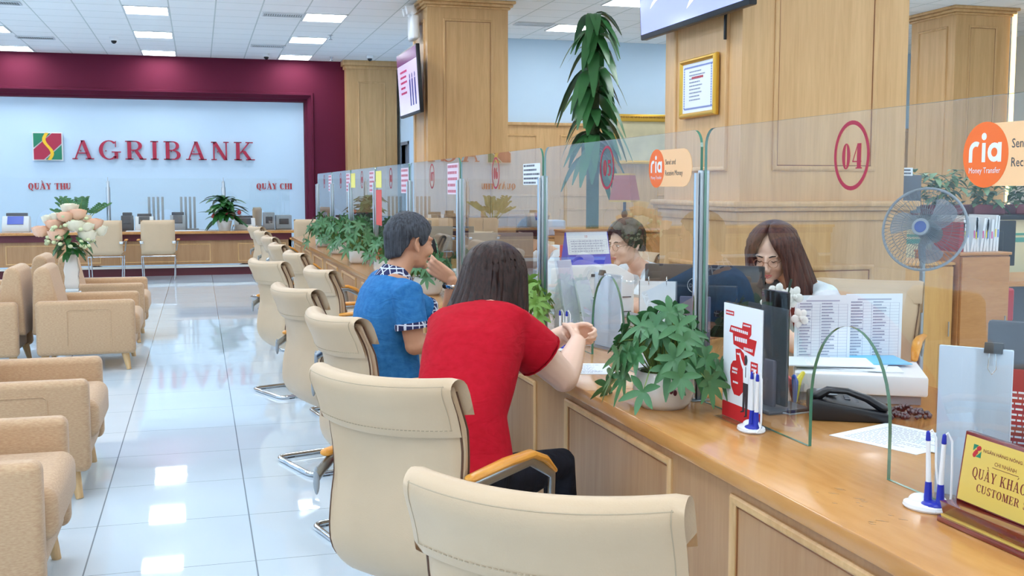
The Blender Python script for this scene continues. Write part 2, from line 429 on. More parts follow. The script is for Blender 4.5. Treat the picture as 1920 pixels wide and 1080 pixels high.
def thing(name, label, cat, loc=(0, 0, 0), rz=0.0, group=None):
    o = D.objects.new(name, None); COL.objects.link(o); o.empty_display_size = 0.1
    o.location = loc; o.rotation_euler = (0, 0, rz); o['label'] = label; o['category'] = cat
    if group: o['group'] = group
    return o
def tag(o, label, cat, group=None, kind=None):
    o['label'] = label; o['category'] = cat
    if group: o['group'] = group
    if kind: o['kind'] = kind
    return o
def struct(o): o['kind'] = 'structure'; return o
def part_label(o, label): o['label'] = label; return o
def copy_tree(o, parent=None):
    c = o.copy(); COL.objects.link(c)
    if parent is not None: c.parent = parent
    for ch in list(o.children): copy_tree(ch, c)
    return c
def dup(o, label, loc=None, rz=None, group=None):
    c = copy_tree(o); c['label'] = label
    if loc is not None: c.location = loc
    if rz is not None: c.rotation_euler = (0, 0, rz)
    if group: c['group'] = group
    return c

# ------------------------------------------------------------------ lettering
def R_(x0, y0, x1, y1): return [(x0, y0), (x1, y0), (x1, y1), (x0, y1)]
def arcp(cx, cy, rx, ry, a0, a1, tk, tn, n=18):
    """crescent stroke as quads: thick on the sides, thin at top and bottom"""
    out = []
    P = []
    for i in range(n + 1):
        a = math.radians(a0 + (a1 - a0) * i / n); P.append(((cx + rx * math.cos(a), cy + ry * math.sin(a)), (cx + (rx - tk) * math.cos(a), cy + (ry - tn) * math.sin(a))))
    for i in range(n): out.append([P[i][0], P[i + 1][0], P[i + 1][1], P[i][1]])
    return out
def glyphs(T=0.17, t=0.055, S=0.09):
    def stem(x, y0=0, y1=1, w=T, sb=True, st=True):
        o = [R_(x, y0, x + w, y1)]
        if sb: o.append(R_(x - S, y0, x + w + S, y0 + t))
        if st: o.append(R_(x - S, y1 - t, x + w + S, y1))
        return o
    def dg(x0, y0, x1, y1, w): return [[(x0, y0), (x0 + w, y0), (x1 + w, y1), (x1, y1)]]
    G = {}
    G['A'] = (dg(.06, 0, .40, 1, t * 1.2) + dg(.62, 0, .30, 1, T) + [R_(.20, .30, .62, .30 + t)] + [R_(-.02, 0, .2, t), R_(.52, 0, .9, t)], .90)
    G['A'] = (dg(.06, 0, .38, 1, t * 1.2) + dg(.64, 0, .34, 1, T * .95) + [R_(.18, .30, .62, .30 + t), R_(-.03, 0, .2, t), R_(.54, 0, .9, t)], .88)
    G['B'] = (stem(.08) + arcp(.40, .755, .28, .245, -90, 90, T * .9, t) + arcp(.42, .26, .32, .26, -90, 90, T, t) + [R_(.2, 1 - t, .42, 1), R_(.2, .485, .42, .485 + t), R_(.2, 0, .42, t)], .80)
    G['C'] = (arcp(.45, .5, .42, .52, 48, 312, T, t) + [R_(.70, .66, .74, .98), R_(.70, .06, .74, .2)], .82)
    G['E'] = (stem(.08) + [R_(.2, 0, .66, t), R_(.2, 1 - t, .64, 1), R_(.2, .48, .5, .48 + t), R_(.61, 0, .66, .28), R_(.59, .74, .64, 1), R_(.46, .38, .5, .64)], .74)
    G['G'] = (arcp(.47, .5, .44, .52, 46, 318, T, t) + [R_(.70, .04, .70 + T * .9, .40), R_(.58, .37, .98, .37 + t), R_(.73, .66, .77, .98)], .98)
    G['H'] = (stem(.08) + stem(.60) + [R_(.2, .48, .65, .48 + t)], .88)
    G['I'] = (stem(.10), .40)
    G['K'] = (stem(.08) + dg(.24, .38, .66, 1, t * 1.3) + dg(.64, 0, .34, .52, T) + [R_(.52, 1 - t, .86, 1), R_(.54, 0, .94, t)], .94)
    G['M'] = (stem(.10, w=t * 1.2) + stem(.78, w=T) + dg(.46, 0, .12, 1, T) + dg(.5, 0, .78, 1, t * 1.2), 1.08)
    G['N'] = (stem(.12, w=t * 1.2) + stem(.68, w=t * 1.2, sb=False) + dg(.60, 0, .10, 1, T), .88)
    G['O'] = (arcp(.45, .5, .42, .52, 0, 360, T, t, 32), .92)
    G['Q'] = (arcp(.45, .5, .42, .52, 0, 360, T, t, 32) + [[(.38, .06), (.52, .1), (.86, -.2), (.62, -.2)]], .92)
    G['R'] = (stem(.08) + arcp(.42, .74, .30, .26, -90, 90, T * .95, t) + [R_(.2, 1 - t, .44, 1), R_(.2, .48, .44, .48 + t)] + dg(.62, 0, .36, .5, T) + [R_(.62, 0, .90, t)], .88)
    G['S'] = (arcp(.34, .755, .27, .265, 30, 270, T * .9, t) + arcp(.36, .255, .29, .275, -150, 90, T * .95, t) + [R_(.56, .70, .60, .98), R_(.06, .04, .10, .3)], .68)
    G['T'] = (stem(.33, st=False) + [R_(.02, 1 - t, .80, 1), R_(.02, .74, .06, 1), R_(.76, .74, .80, 1)], .82)
    G['U'] = (stem(.08, .26, 1, sb=False) + stem(.66, .3, 1, w=t * 1.2, sb=False) + arcp(.405, .28, .325, .30, 180, 360, T * .8, t), .86)
    G['V'] = (dg(.42, 0, .08, 1, T) + dg(.46, 0, .74, 1, t * 1.2) + [R_(-.02, 1 - t, .34, 1), R_(.64, 1 - t, .9, 1)], .86)
    G['Y'] = (stem(.34, 0, .46, st=False) + dg(.34, .42, .06, 1, T) + dg(.44, .42, .72, 1, t * 1.3) + [R_(-.02, 1 - t, .32, 1), R_(.60, 1 - t, .86, 1)], .84)
    G['0'] = (arcp(.33, .5, .29, .52, 0, 360, T, t * .8, 28), .66)
    G['4'] = (stem(.36, 0, 1, st=False) + dg(.03, .28, .38, 1, t) + [R_(.03, .26, .66, .26 + t)], .70)
    G['5'] = (arcp(.30, .33, .30, .34, -140, 120, T, t) + [R_(.12, .56, .12 + t, 1), R_(.12, 1 - T * .8, .54, 1)], .66)
    G['6'] = (arcp(.33, .32, .29, .33, 0, 360, T, t, 24) + arcp(.42, .5, .38, .51, 95, 180, T, t), .66)
    G['7'] = (dg(.18, 0, .46, 1 - t, T) + [R_(.05, 1 - T * .7, .62, 1), R_(.05, .72, .05 + t, 1)], .66)
    G['8'] = (arcp(.33, .75, .25, .26, 0, 360, T * .8, t, 24) + arcp(.33, .26, .29, .28, 0, 360, T * .9, t, 24), .66)
    G['9'] = (arcp(.33, .68, .29, .33, 0, 360, T, t, 24) + arcp(.24, .5, .38, .51, -85, 0, T, t), .66)
    G['1'] = (stem(.22, st=False) + dg(.08, .8, .22, .97, t), .56)
    G[' '] = ([], .42)
    return G
GL = glyphs(); GLB = glyphs(0.27, 0.05, 0.08)
for _d in '0689': GLB[_d] = glyphs(0.22, 0.05, 0.08)[_d]
def serif(mb, txt, o, ax, ay, dz, h, bold=False, width=None, gap=0.08):
    """serif capitals; returns nothing, fits to width when given. ^ after a letter sets a hat, ` a grave, ' an acute"""
    G = GLB if bold else GL
    x = 0; polys = []
    lastw = 0
    for ch in txt:
        if ch in "^`'":
            cx = x - gap - lastw / 2
            if ch == '^': polys += [[(cx - .17, 1.06), (cx - .09, 1.06), (cx + .02, 1.2), (cx - .02, 1.2)], [(cx + .17, 1.06), (cx + .09, 1.06), (cx - .02, 1.2), (cx + .02, 1.2)]]
            elif ch == "`": polys += [[(cx - .20, 1.42), (cx - .08, 1.42), (cx + .03, 1.24), (cx - .03, 1.24)]]
            else: polys += [[(cx + .08, 1.42), (cx + .20, 1.42), (cx + .03, 1.24), (cx - .03, 1.24)]]
            continue
        g, wd = G[ch]
        polys += [[(px + x, py) for px, py in q] for q in g]
        x += wd + gap; lastw = wd
    tot = x - gap
    k = h if width is None else width / tot
    ax, ay = Vector(ax), Vector(ay)
    for q in polys: mb.prism(q, o, ax * k, ay * h, dz)
    return tot * k

def sans(mb, txt, o, ax, ay, dz, h, width=None, align='LEFT', bold=0.0):
    """plain lettering from the built-in typeface"""
    c = D.curves.new('lettering', 'FONT'); c.body = txt; c.size = 1.0; c.align_x = align; c.resolution_u = 2; c.offset = bold
    ob = D.objects.new('lettering', c); COL.objects.link(ob)
    dg = bpy.context.evaluated_depsgraph_get(); dg.update()
    me = D.meshes.new_from_object(ob.evaluated_get(dg))
    xs = [v.co.x for v in me.vertices]
    if xs:
        x0, x1 = min(xs), max(xs); k = h / 0.72
        kx = k if width is None else width / (x1 - x0)
        sh = x0 if align == 'LEFT' else 0
        o, ax, ay, dz = Vector(o), Vector(ax), Vector(ay), Vector(dz)
        lo = [o + ax * ((v.co.x - sh) * kx) + ay * (v.co.y * k) + dz for v in me.vertices]
        mb.add(lo, [tuple(p.vertices) for p in me.polygons])
    D.objects.remove(ob); D.curves.remove(c); D.meshes.remove(me)

def rows(mb, o, ax, ay, dz, w, h, n, fill=0.5, seed=1, ragged=0.4, cols=1, blocks=True):
    """lines of print too small to read: rows of short dashes"""
    r = random.Random(seed)
    for i in range(n):
        y = h * (1 - (i + 0.5) / n); lh = h / n * fill
        for c in range(cols):
            x = c * w / cols + 0.04 * w; xe = (c + 1) * w / cols - 0.02 * w - r.random() * ragged * w / cols
            while x < xe:
                l = r.uniform(0.03, 0.09) * w
                mb.prism(R_(x, y - lh / 2, min(x + l, xe), y + lh / 2), o, ax, ay, dz); x += l + 0.018 * w
# ------------------------------------------------------------------ the room
ZC = 3.95
M_FLOOR = grid_mat('polished_floor_tiles', (208, 224, 236), (128, 142, 154), (0.655, 0.652), (0.186, 4.415), (0.006, 0.004), 0.035, wavy=0.055, var=0.03, spec=0.6)
M_CEIL = grid_mat('ceiling_tiles', (250, 253, 255), (206, 214, 214), (0.61, 0.61), (-0.325, 0.645), (0.018, 0.018), 0.85, var=0.03, spec=0.2)
f = MB(); f.box(-9, 14, -5, 22.2, -0.1, 0); struct(f.build('floor', M_FLOOR, smooth=False))
f = MB(); f.box(-9, 14, -5, 22.2, ZC, ZC + 0.1); struct(f.build('ceiling', M_CEIL, smooth=False))
f = MB(); f.box(-9.1, -9, -5, 22.2, 0, ZC); struct(f.build('wall_left', M_WALLW, smooth=False))
f = MB(); f.box(12.9, 13.0, -5, 17.7, 0, ZC); struct(f.build('wall_right', M_WARMW, smooth=False))
# far wall: maroon surround with a white field set back inside a splayed moulding
YF = 21.75
IX, IZ = 2.02, 3.16
f = MB(); f.box(-9, IX + 0.16, YF, 22.2, IZ + 0.16, ZC); f.box(IX + 0.16, 2.85, YF, 22.2, 0, ZC)
wf = struct(f.build('wall_far', M_RED, smooth=False))
f = MB(); f.box(-9, IX + 0.2, 22.0, 22.2, 0, IZ + 0.2); struct(f.build('wall_far_white', M_WALLW, smooth=False))
f = MB()
# splayed reveal, top and right, with a raised bead round it
prof = [(0.0, 22.0), (0.02, 21.9), (0.055, 21.88), (0.06, 21.80), (0.12, 21.74), (0.125, 21.70), (0.16, 21.70), (0.175, 21.745), (0.175, 22.0)]
f.loft([[(-9, y, IZ + d) for d, y in prof], [(IX + d, y, IZ + d) for d, y in prof], [(IX + d, y, 0) for d, y in prof]])
struct(f.build('trim_1', M_RED, angle=20))

def moulding(mb, face, a0, a1, z0, z1, pos, w=0.035, t=0.014):
    """raised rectangular bead with mitred corners. face 'x-': plane x=pos seen from -x, a = y; face 'y-': plane y=pos seen from -y, a = x"""
    prof = [(0, -.004), (0, .5 * t), (.22 * w, .95 * t), (.5 * w, t), (.78 * w, .8 * t), (w, .35 * t), (w, -.004)]
    rings = []
    for ca, cz, sa, sz in ((a0, z0, 1, 1), (a1, z0, -1, 1), (a1, z1, -1, -1), (a0, z1, 1, -1), (a0, z0, 1, 1)):
        rings.append([((pos - h, ca + sa * d, cz + sz * d) if face == 'x-' else (ca + sa * d, pos - h, cz + sz * d)) for d, h in prof])
    mb.loft(rings if face == 'y-' else [r_[::-1] for r_ in rings], caps=False)

def column(x0, x1, y0, y1, rail, mark):
    b = MB(); b.box(x0, x1, y0, y1, 0, ZC)
    c = struct(b.build('column', W_OAK, smooth=False))
    c['label'] = mark
    m = MB()
    ww = x1 - x0
    if rail:
        zs = [(0.25, 1.03), (1.60, 3.72)]
        # chest-high rail wraps the column over a thicker pedestal
        m.box(x0 - 0.02, x1 + 0.02, y0 - 0.02, y1 + 0.02, 0.0, 1.3)
        for e, za, zb in ((0.075, 1.385, 1.42), (0.06, 1.36, 1.39), (0.035, 1.30, 1.36)):
            m.bbox(x0 - e, x1 + e, y0 - e, y1 + e, za, zb, 0.01, 2)
    else: zs = [(0.3, 3.70)]
    for i, (za, zb) in enumerate(zs):
        off = 0.02 if (rail and i == 0) else 0
        moulding(m, 'y-', x0 + 0.21, x1 - 0.21, za, zb, y0 - off, 0.03, 0.012)
        moulding(m, 'x-', y0 + 0.16, y1 - 0.16, za, zb, x0 - off, 0.03, 0.02)
    for e, za, zb in ((0.03, ZC - 0.11, ZC - 0.08), (0.06, ZC - 0.08, ZC - 0.04), (0.09, ZC - 0.04, ZC)):
        m.bbox(x0 - e, x1 + e, y0 - e, y1 + e, za, zb, 0.012, 2)
    m.build('column_moulding', W_TRIM, c)
    # darker joint lines just inside the beads
    j = MB()
    for i, (za, zb) in enumerate(zs):
        off = 0.02 if (rail and i == 0) else 0
        for (a0, a1, q0, q1) in ((x0 + 0.24, x1 - 0.24, zb - 0.036, zb - 0.03), (x0 + 0.24, x1 - 0.24, za + 0.03, za + 0.036), (x0 + 0.24, x0 + 0.245, za + 0.03, zb - 0.03), (x1 - 0.245, x1 - 0.24, za + 0.03, zb - 0.03)):
            j.box(a0, a1, y0 - off - 0.002, y0 - off + 0.002, q0, q1)
    j.build('joint_line', W_LINE, c, smooth=False)
    return c
column(2.91, 4.00, 14.2, 15.2, False, 'oak panelled square column with a screen mounted on its left side')
column(3.07, 4.19, 5.86, 6.95, True, 'largest oak panelled square column, behind the woman at desk 04')
column(9.92, 10.80, 12.84, 13.8, False, 'oak panelled column at the right edge, beside the bright light strip')

f = MB(); f.box(2.80, 3.78, 21.45, 22.2, 0, ZC)
pil = struct(f.build('column', W_OAK, smooth=False)); pil['label'] = 'oak panelled pilaster between the maroon wall and the white side wall'
m = MB(); moulding(m, 'y-', 3.02, 3.56, 0.4, 3.55, 21.45, 0.03, 0.014)
for e, za, zb in ((0.03, ZC - 0.16, ZC - 0.1), (0.07, ZC - 0.1, ZC)): m.bbox(2.80 - e, 3.78 + e * 0.5, 21.45 - e, 22.2, za, zb, 0.01, 2)
m.build('column_moulding', W_TRIM, pil)
f = MB(); f.box(3.85, 3.95, 17.6, 20.62, 0, ZC); f.box(3.85, 3.95, 21.35, 22.2, 0, ZC); f.box(3.85, 3.95, 20.62, 21.35, 2.32, ZC)
struct(f.build('wall_side', M_WALLW, smooth=False))
f = MB(); f.box(3.83, 3.97, 20.56, 20.62, 0, 2.38); f.box(3.83, 3.97, 21.35, 21.40, 0, 2.38); f.box(3.83, 3.97, 20.56, 21.40, 2.32, 2.38); f.box(3.92, 3.94, 20.62, 21.35, 0, 2.32)
struct(f.build('door_1', plain('grey_door', (120, 132, 150), 0.5), smooth=False))
f = MB(); f.box(3.95, 12.9, 17.6, 17.7, 2.56, ZC); struct(f.build('wall_back', M_WALLW, smooth=False))
f = MB(); f.box(3.95, 12.9, 17.55, 17.7, 0, 2.56)
wc = struct(f.build('wall_wainscot', W_OAK, smooth=False))
m = MB(); m.bbox(3.95, 12.9, 17.50, 17.56, 2.53, 2.58, 0.01, 2)
x = 4.1
while x < 12.4:
    for za, zb in ((0.3, 1.15), (1.35, 2.38)): moulding(m, 'y-', x, x + 1.35, za, zb, 17.55, 0.035, 0.018)
    x += 1.75
m.build('panel_moulding', W_TRIM, wc)
# bright strip at the edge of the right-hand column
f = MB(); f.bbox(10.83, 10.88, 12.80, 12.85, 0.3, ZC - 0.05, 0.01, 2)
t = f.build('light_strip', plain('warm_light_strip', (255, 214, 150), 0.4, emit=2.2)); tag(t, 'thin vertical warm light strip beside the right-hand oak column', 'light strip')

# ------------------------------------------------------------------ ceiling fittings
M_EMIT = plain('light_diffuser', (244, 250, 255), 0.5, emit=PANEL_EMIT)
M_FRAME = plain('light_frame', (214, 220, 224), 0.5)
L0 = thing('ceiling_light', 'x', 'ceiling light', (0, 0, ZC - 0.004), 0, 'recessed ceiling light panels')
m = MB()
for a in ((-.3, .3, -.36, -.34), (-.3, .3, .34, .36), (-.3, -.28, -.36, .36), (.28, .3, -.36, .36)): m.box(a[0], a[1], a[2], a[3], -0.012, 0.002)
m.build('frame', M_FRAME, L0, smooth=False)
m = MB(); m.box(-.28, .28, -.34, .34, -0.006, 0.0); m.build('diffuser', M_EMIT, L0, smooth=False)
seen = {(-.63, 21.2): 'glowing ceiling panel above the logo side of the white wall, nearest that wall',
        (-.63, 18.7): 'glowing ceiling panel in the middle of the left row of three',
        (-.63, 16.2): 'glowing ceiling panel in the left row, largest and closest of the three',
        (1.81, 21.2): 'glowing ceiling panel just in front of the maroon wall, near the oak pilaster',
        (1.81, 18.7): 'glowing ceiling panel in the middle of the row left of the wall screen',
        (1.81, 16.2): 'glowing ceiling panel beside the slotted vent, closest in the row left of the screen',
        (-3.07, 21.2): 'glowing ceiling panel cut by the left edge of the picture',
        (5.55, 16.2): 'glowing ceiling panel behind the top of the tall hanging plant',
        (5.55, 13.7): 'glowing ceiling panel at the top edge, left of the big blue screen'}
first = True
for x in (-8.0, -5.51, -3.07, -0.63, 1.81, 5.55, 7.99, 10.43):
    for k in range(-9, 3):
        y = round(16.2 + 2.5 * k, 2)
        if (x > 5 and y > 17) or (x > 9 and y > 9): continue
        if 5.55 <= x and 16 > y > 14 and x > 10: continue
        lab = seen.get((x, y), 'glowing ceiling panel outside the picture that lights the hall')
        if first: L0.location = (x, y, ZC - 0.004); L0['label'] = lab; first = False
        else: dup(L0, lab, (x, y, ZC - 0.004))
M_VENT = plain('vent_dark', (120, 128, 128), 0.6)
V0 = thing('air_vent', 'slotted air vent in the ceiling beside the closest light left of the screen', 'air vent', (1.22, 16.1, ZC - 0.004), 0)
m = MB()
for a in ((-.29, .29, -.14, -.12), (-.29, .29, .12, .14), (-.29, -.27, -.14, .14), (.27, .29, -.14, .14)): m.box(a[0], a[1], a[2], a[3], -0.015, 0.002)
m.build('frame', M_FRAME, V0, smooth=False)
m = MB(); m.box(-.27, .27, -.12, .12, -0.002, 0.002); m.build('opening', M_VENT, V0, smooth=False)
m = MB()
for i in range(17): x = -0.26 + i * 0.0325; m.prism([(0, 0), (.006, 0), (.016, -.012), (.01, -.012)], (x, -.12, 0), (1, 0, 0), (0, 0, 1), (0, .24, 0))
m.build('louvre', M_FRAME, V0, smooth=False)
for lab, x, y in (('slotted ceiling vent over the maroon wall, above the letter K', 1.22, 19.65), ('slotted ceiling vent near the left edge above the maroon wall', -2.5, 19.6),
                  ('slotted ceiling vent left of the light behind the hanging plant', 4.9, 15.95), ('slotted ceiling vent in the top left corner', -2.5, 16.05)):
    dup(V0, lab, (x, y, ZC - 0.004))
C0 = thing('dome_camera', 'small dark dome camera on the ceiling above the logo sign', 'security camera', (-1.27, 19.27, ZC), 0, 'ceiling dome cameras')
m = MB(); m.lathe([(0.001, 0), (.07, 0), (.07, -.04), (.055, -.055), (.001, -.055)][::-1]); m.build('housing', M_WHITE, C0)
m = MB(); m.ell((0, 0, -.055), (.045, .045, .05)); m.build('lens_dome', M_CORK, C0)
for lab, x, y in (('small dark dome camera above the letters of the wall sign, under a vent', 1.26, 20.86), ('small dark dome camera on the ceiling above the oak pilaster', 3.13, 20.6), ('small dome camera at the ceiling above the right-hand column, near the top edge', 7.49, 14.15)):
    dup(C0, lab, (x, y, ZC))
S0 = thing('sprinkler', 'small ceiling sprinkler left of the top of the wall screen', 'sprinkler', (2.11, 18.05, ZC), 0)
m = MB(); m.lathe([(.001, -.07), (.03, -.07), (.03, -.062), (.01, -.06), (.01, -.03), (.02, -.005), (.045, 0), (.001, 0)]); m.build('head', M_STEEL, S0)
dup(S0, 'small ceiling sprinkler near the wall end by the oak pilaster', (2.47, 21.03, ZC))

# ------------------------------------------------------------------ lettering and logo on the far wall
def logo(mb_r, mb_g, mb_w, mb_y, o, ax, ay, dz, s):
    """square mark: green corners, a maroon diagonal band with white edges and a yellow S of grain"""
    dzv = Vector(dz)
    o = Vector(o)
    mb_w.prism(R_(-.02, -.02, 1.02, 1.02), o, Vector(ax) * s, Vector(ay) * s, dzv)
    o2 = o + dzv
    mb_g.prism([(.02, .45), (.02, .98), (.62, .98)], o2, Vector(ax) * s, Vector(ay) * s, dzv * .5)
    mb_g.prism([(.42, .02), (.98, .02), (.98, .55)], o2, Vector(ax) * s, Vector(ay) * s, dzv * .5)
    mb_r.prism([(.02, .02), (.36, .02), (.98, .61), (.98, .98), (.66, .98), (.02, .39)], o2, Vector(ax) * s, Vector(ay) * s, dzv * .5)
    o3 = o2 + dzv * .5
    pts = []
    for i in range(22):
        u = i / 21; a = u * 2 * PI
        pts.append((.5 + .10 * math.sin(a * 1.0 + PI) * 1.15 + (0.5 - u) * -.08 + .02, .97 - .94 * u))
    for i, (x, y) in enumerate(pts):
        for sg in (-1, 1):
            cx = x + sg * .028
            mb_y.prism([(cx + .04 * math.cos(a), y + .03 * math.sin(a)) for a in [2 * PI * k / 6 for k in range(6)]], o3, Vector(ax) * s, Vector(ay) * s, dzv * .3)
AX, AZ = (1, 0, 0), (0, 0, 1)
lg = thing('logo_sign', 'square green and maroon logo plate with a yellow grain S on white wall', 'logo sign', (-2.91, 21.99, 2.01))
a, b, c, d = MB(), MB(), MB(), MB()
logo(a, b, c, d, (0, -0.03, 0), (1, 0, 0), (0, 0, 1), (0, -0.03, 0), 0.50)
c.box(0.05, 0.45, -0.03, 0.01, 0.05, 0.45)
c.build('backing_plate', M_WHITE, lg, smooth=False); a.build('maroon_band', M_REDSIGN, lg, smooth=False); b.build('green_corner', M_GREEN, lg, smooth=False); d.build('grain_stripe', M_YEL, lg, smooth=False)
xx = -2.23
tot = sum(GL[ch][1] for ch in 'AGRIBANK') + 7 * 0.20
kx = 3.30 / tot
for ch, lab in zip('AGRIBANK', ('first letter A of the wall sign, beside the logo', 'letter G of the maroon wall sign', 'letter R of the maroon wall sign', 'letter I of the maroon wall sign', 'letter B of the maroon wall sign', 'second letter A of the wall sign, between B and N', 'letter N of the maroon wall sign', 'last letter K of the maroon wall sign')):
    m = MB()
    for q in GL[ch][0]: m.prism(q, (0, -0.06, 0), (kx, 0, 0), (0, 0, 0.35), (0, 0.035, 0))
    m.box(kx * .3 if ch != 'I' else kx * .12, kx * .3 + .02 if ch != 'I' else kx * .12 + .02, -0.03, 0.005, 0.15, 0.17)
    lo = m.build('sign_letter', M_REDSIGN, smooth=False); lo.location = (xx, 21.995, 2.03)
    tag(lo, lab, 'sign letter', 'raised letters of the wall sign'); xx += (GL[ch][1] + 0.20) * kx
m = MB(); serif(m, 'QUA^`Y THU', (0, 0, 0), (1, 0, 0), (0, 0, 1), (0, -0.012, 0), 0.115, True, 0.74)
t = m.build('wall_lettering', M_REDV, smooth=False); t.location = (-3.03, 21.998, 1.47); tag(t, 'small red lettering on the white wall at left, under the logo', 'lettering')
m = MB(); serif(m, 'QUA^`Y CHI', (0, 0, 0), (1, 0, 0), (0, 0, 1), (0, -0.012, 0), 0.115, True, 0.68)
t = m.build('wall_lettering', M_REDV, smooth=False); t.location = (1.09, 21.998, 1.47); tag(t, 'small red lettering on the white wall at right, under the letter K', 'lettering')

# ------------------------------------------------------------------ far counter
FC = thing('far_counter', 'long oak counter with a maroon band along the far white wall', 'counter', (0, 0, 0))
m = MB(); m.bbox(-8.98, 1.62, 19.42, 20.35, 0.715, 0.76, 0.006, 2); m.build('worktop', W_TOP, FC)
m = MB(); m.box(-8.98, 1.55, 19.56, 19.60, 0.19, 0.60); m.box(1.5, 1.55, 19.56, 20.3, 0.0, 0.715); m.build('front_panel', W_FRONT, FC, smooth=False)
m = MB(); m.box(-8.98, 1.55, 19.50, 19.6, 0.60, 0.715); m.box(-8.98, 1.55, 19.56, 19.6, 0, 0.135); m.build('maroon_band', plain('maroon_laminate', (96, 28, 40), 0.4), FC, smooth=False)
m = MB(); m.box(-8.98, 1.55, 19.48, 19.6, 0.135, 0.17); m.build('foot_ledge', plain('pale_stone', (216, 214, 206), 0.3), FC, smooth=False)
m = MB()
x = -8.6
for x0, x1 in ((-7.0, -5.4), (-5.1, -3.35), (-3.08, -1.6), (-1.3, 0.18), (0.63, 1.45)): moulding(m, 'y-', x0, x1, 0.225, 0.545, 19.56, 0.02, 0.012)
m.build('panel_moulding', W_TRIM, FC)

# ------------------------------------------------------------------ service counter
YE = 16.9; YN = -1.2
SCN = thing('service_counter', 'long polished wooden service counter running from the right foreground into the hall', 'counter', (0, 0, 0))
m = MB(); m.bbox(1.34, 2.62, YN, YE, 0.712, 0.76, 0.006, 2); m.build('worktop', W_TOP, SCN)
m = MB(); m.box(1.375, 1.41, YN, YE, 0.08, 0.712); m.box(1.41, 2.3, YE - 0.1, YE - 0.06, 0.0, 0.712); m.build('front_panel', W_FRONT, SCN, smooth=False)
m = MB(); m.box(1.42, 1.5, YN, YE - 0.1, 0.0, 0.712); m.build('plinth', plain('maroon_laminate', (96, 28, 40), 0.4), SCN, smooth=False)
mo, ji = MB(), MB()
k = -3
while True:
    y0 = 3.02 + 1.4 * k; y1 = y0 + 1.01; k += 1
    if y1 > YE: break
    if y0 < YN: continue
    moulding(mo, 'x-', y0, y1, 0.13, 0.675, 1.375, 0.028, 0.014)
    for q in ((y0 + .028, y1 - .028, .641, .647), (y0 + .028, y0 + .036, .158, .647), (y1 - .034, y1 - .028, .158, .647)):
        ji.box(1.3735, 1.376, q[0], q[1], q[2], q[3])
mo.build('panel_moulding', W_TRIM, SCN); ji.build('joint_line', W_LINE, SCN, smooth=False)
m = MB(); m.box(1.39, 1.41, YN, YE, 0.69, 0.711); m.build('painted_shadow_gap', W_LINE, SCN, smooth=False)  # dark strip coloured to stand in for the shade under the worktop edge
# scuffs and a joint on the worktop
m = MB(); r = random.Random(4)
for y in (3.72, 7.4, 11.2): m = MB(); m.box(1.342, 2.6, y, y + 0.003, 0.7602, 0.7606); m.build('board_joint', W_LINE, SCN, smooth=False)
m = MB()
for i in range(16):
    x = 1.40 + r.random() * 0.12; y = 2.02 + r.random() * 0.35; l = r.uniform(.006, .03)
    m.prism([(0, 0), (l * .3, .0015), (l * .5, .003), (l, .001), (l * .6, -.001)], (x, y, .7601), (math.cos(2.4), math.sin(2.4), 0), (0.7, .7, 0), (0, 0, .0003))
m.build('scuff_mark', plain('grey_scuff', (150, 116, 74), 0.6), SCN, smooth=False)['kind'] = 'stuff'

# ------------------------------------------------------------------ glass screens on the service counter
GX = 1.67
posts = [1.64 + 1.81 * k for k in range(0, 9)]
posts[0] = 1.64
names = ['04', '05', '06', '07', '08', '09', '10', '11']
def pane_outline(y0, y1, zb, zt, arch=True, r=0.06):
    c = (y0 + y1) / 2; out = [(y0, zb)]
    if arch:
        out.append((c - .187, zb)); out.append((c - .187, .88))
        for i in range(1, 20):
            a = PI - i * PI / 20; out.append((c + .187 * math.cos(a), .88 + .25 * math.sin(a) ** 0.9))
        out.append((c + .187, .88)); out.append((c + .187, zb))
    out.append((y1, zb))
    for i in range(7): a = i / 6 * PI / 2; out.append((y1 - r + r * math.cos(a), zt - r + r * math.sin(a)))
    for i in range(7): a = PI / 2 + i / 6 * PI / 2; out.append((y0 + r + r * math.cos(a), zt - r + r * math.sin(a)))
    return out
def glass_sheet(parent, outline, x, th=0.01, axis='x'):
    P = (lambda a, b, u: (x + u, a, b)) if axis == 'x' else (lambda a, b, u: (a, x + u, b))
    g = MB(); n = len(outline)
    lo = [P(a, b, -th / 2) for a, b in outline]; hi = [P(a, b, th / 2) for a, b in outline]
    f1 = tuple(range(n)); f2 = tuple(range(n, 2 * n))
    if axis == 'x': f1 = f1[::-1]
    else: f2 = f2[::-1]
    g.add(lo + hi, [f1, f2]); g.build('pane', M_GLASS, parent, smooth=False)
    e = MB(); e.add([P(a, b, -th / 2) for a, b in outline] + [P(a, b, th / 2) for a, b in outline], [(i, (i + 1) % n, n + (i + 1) % n, n + i) for i in range(n)])
    return part_label(e.build('glass_edge', M_GEDGE, parent, smooth=False), 'green polished edge')
LY = (0, -1, 0)
glass_label = ['glass counter screen numbered 04, closest and largest', 'glass counter screen numbered 05, with an orange round sticker', 'glass counter screen numbered 06, with a white notice taped on',
               'glass counter screen next beyond the one numbered 06, behind the man in blue', 'glass counter screen just beyond the man, with a yellow note', 'glass counter screen with a red strip sticker, above the leafy pots',
               'second last glass counter screen toward the maroon wall', 'last glass counter screen at the far end of the counter']
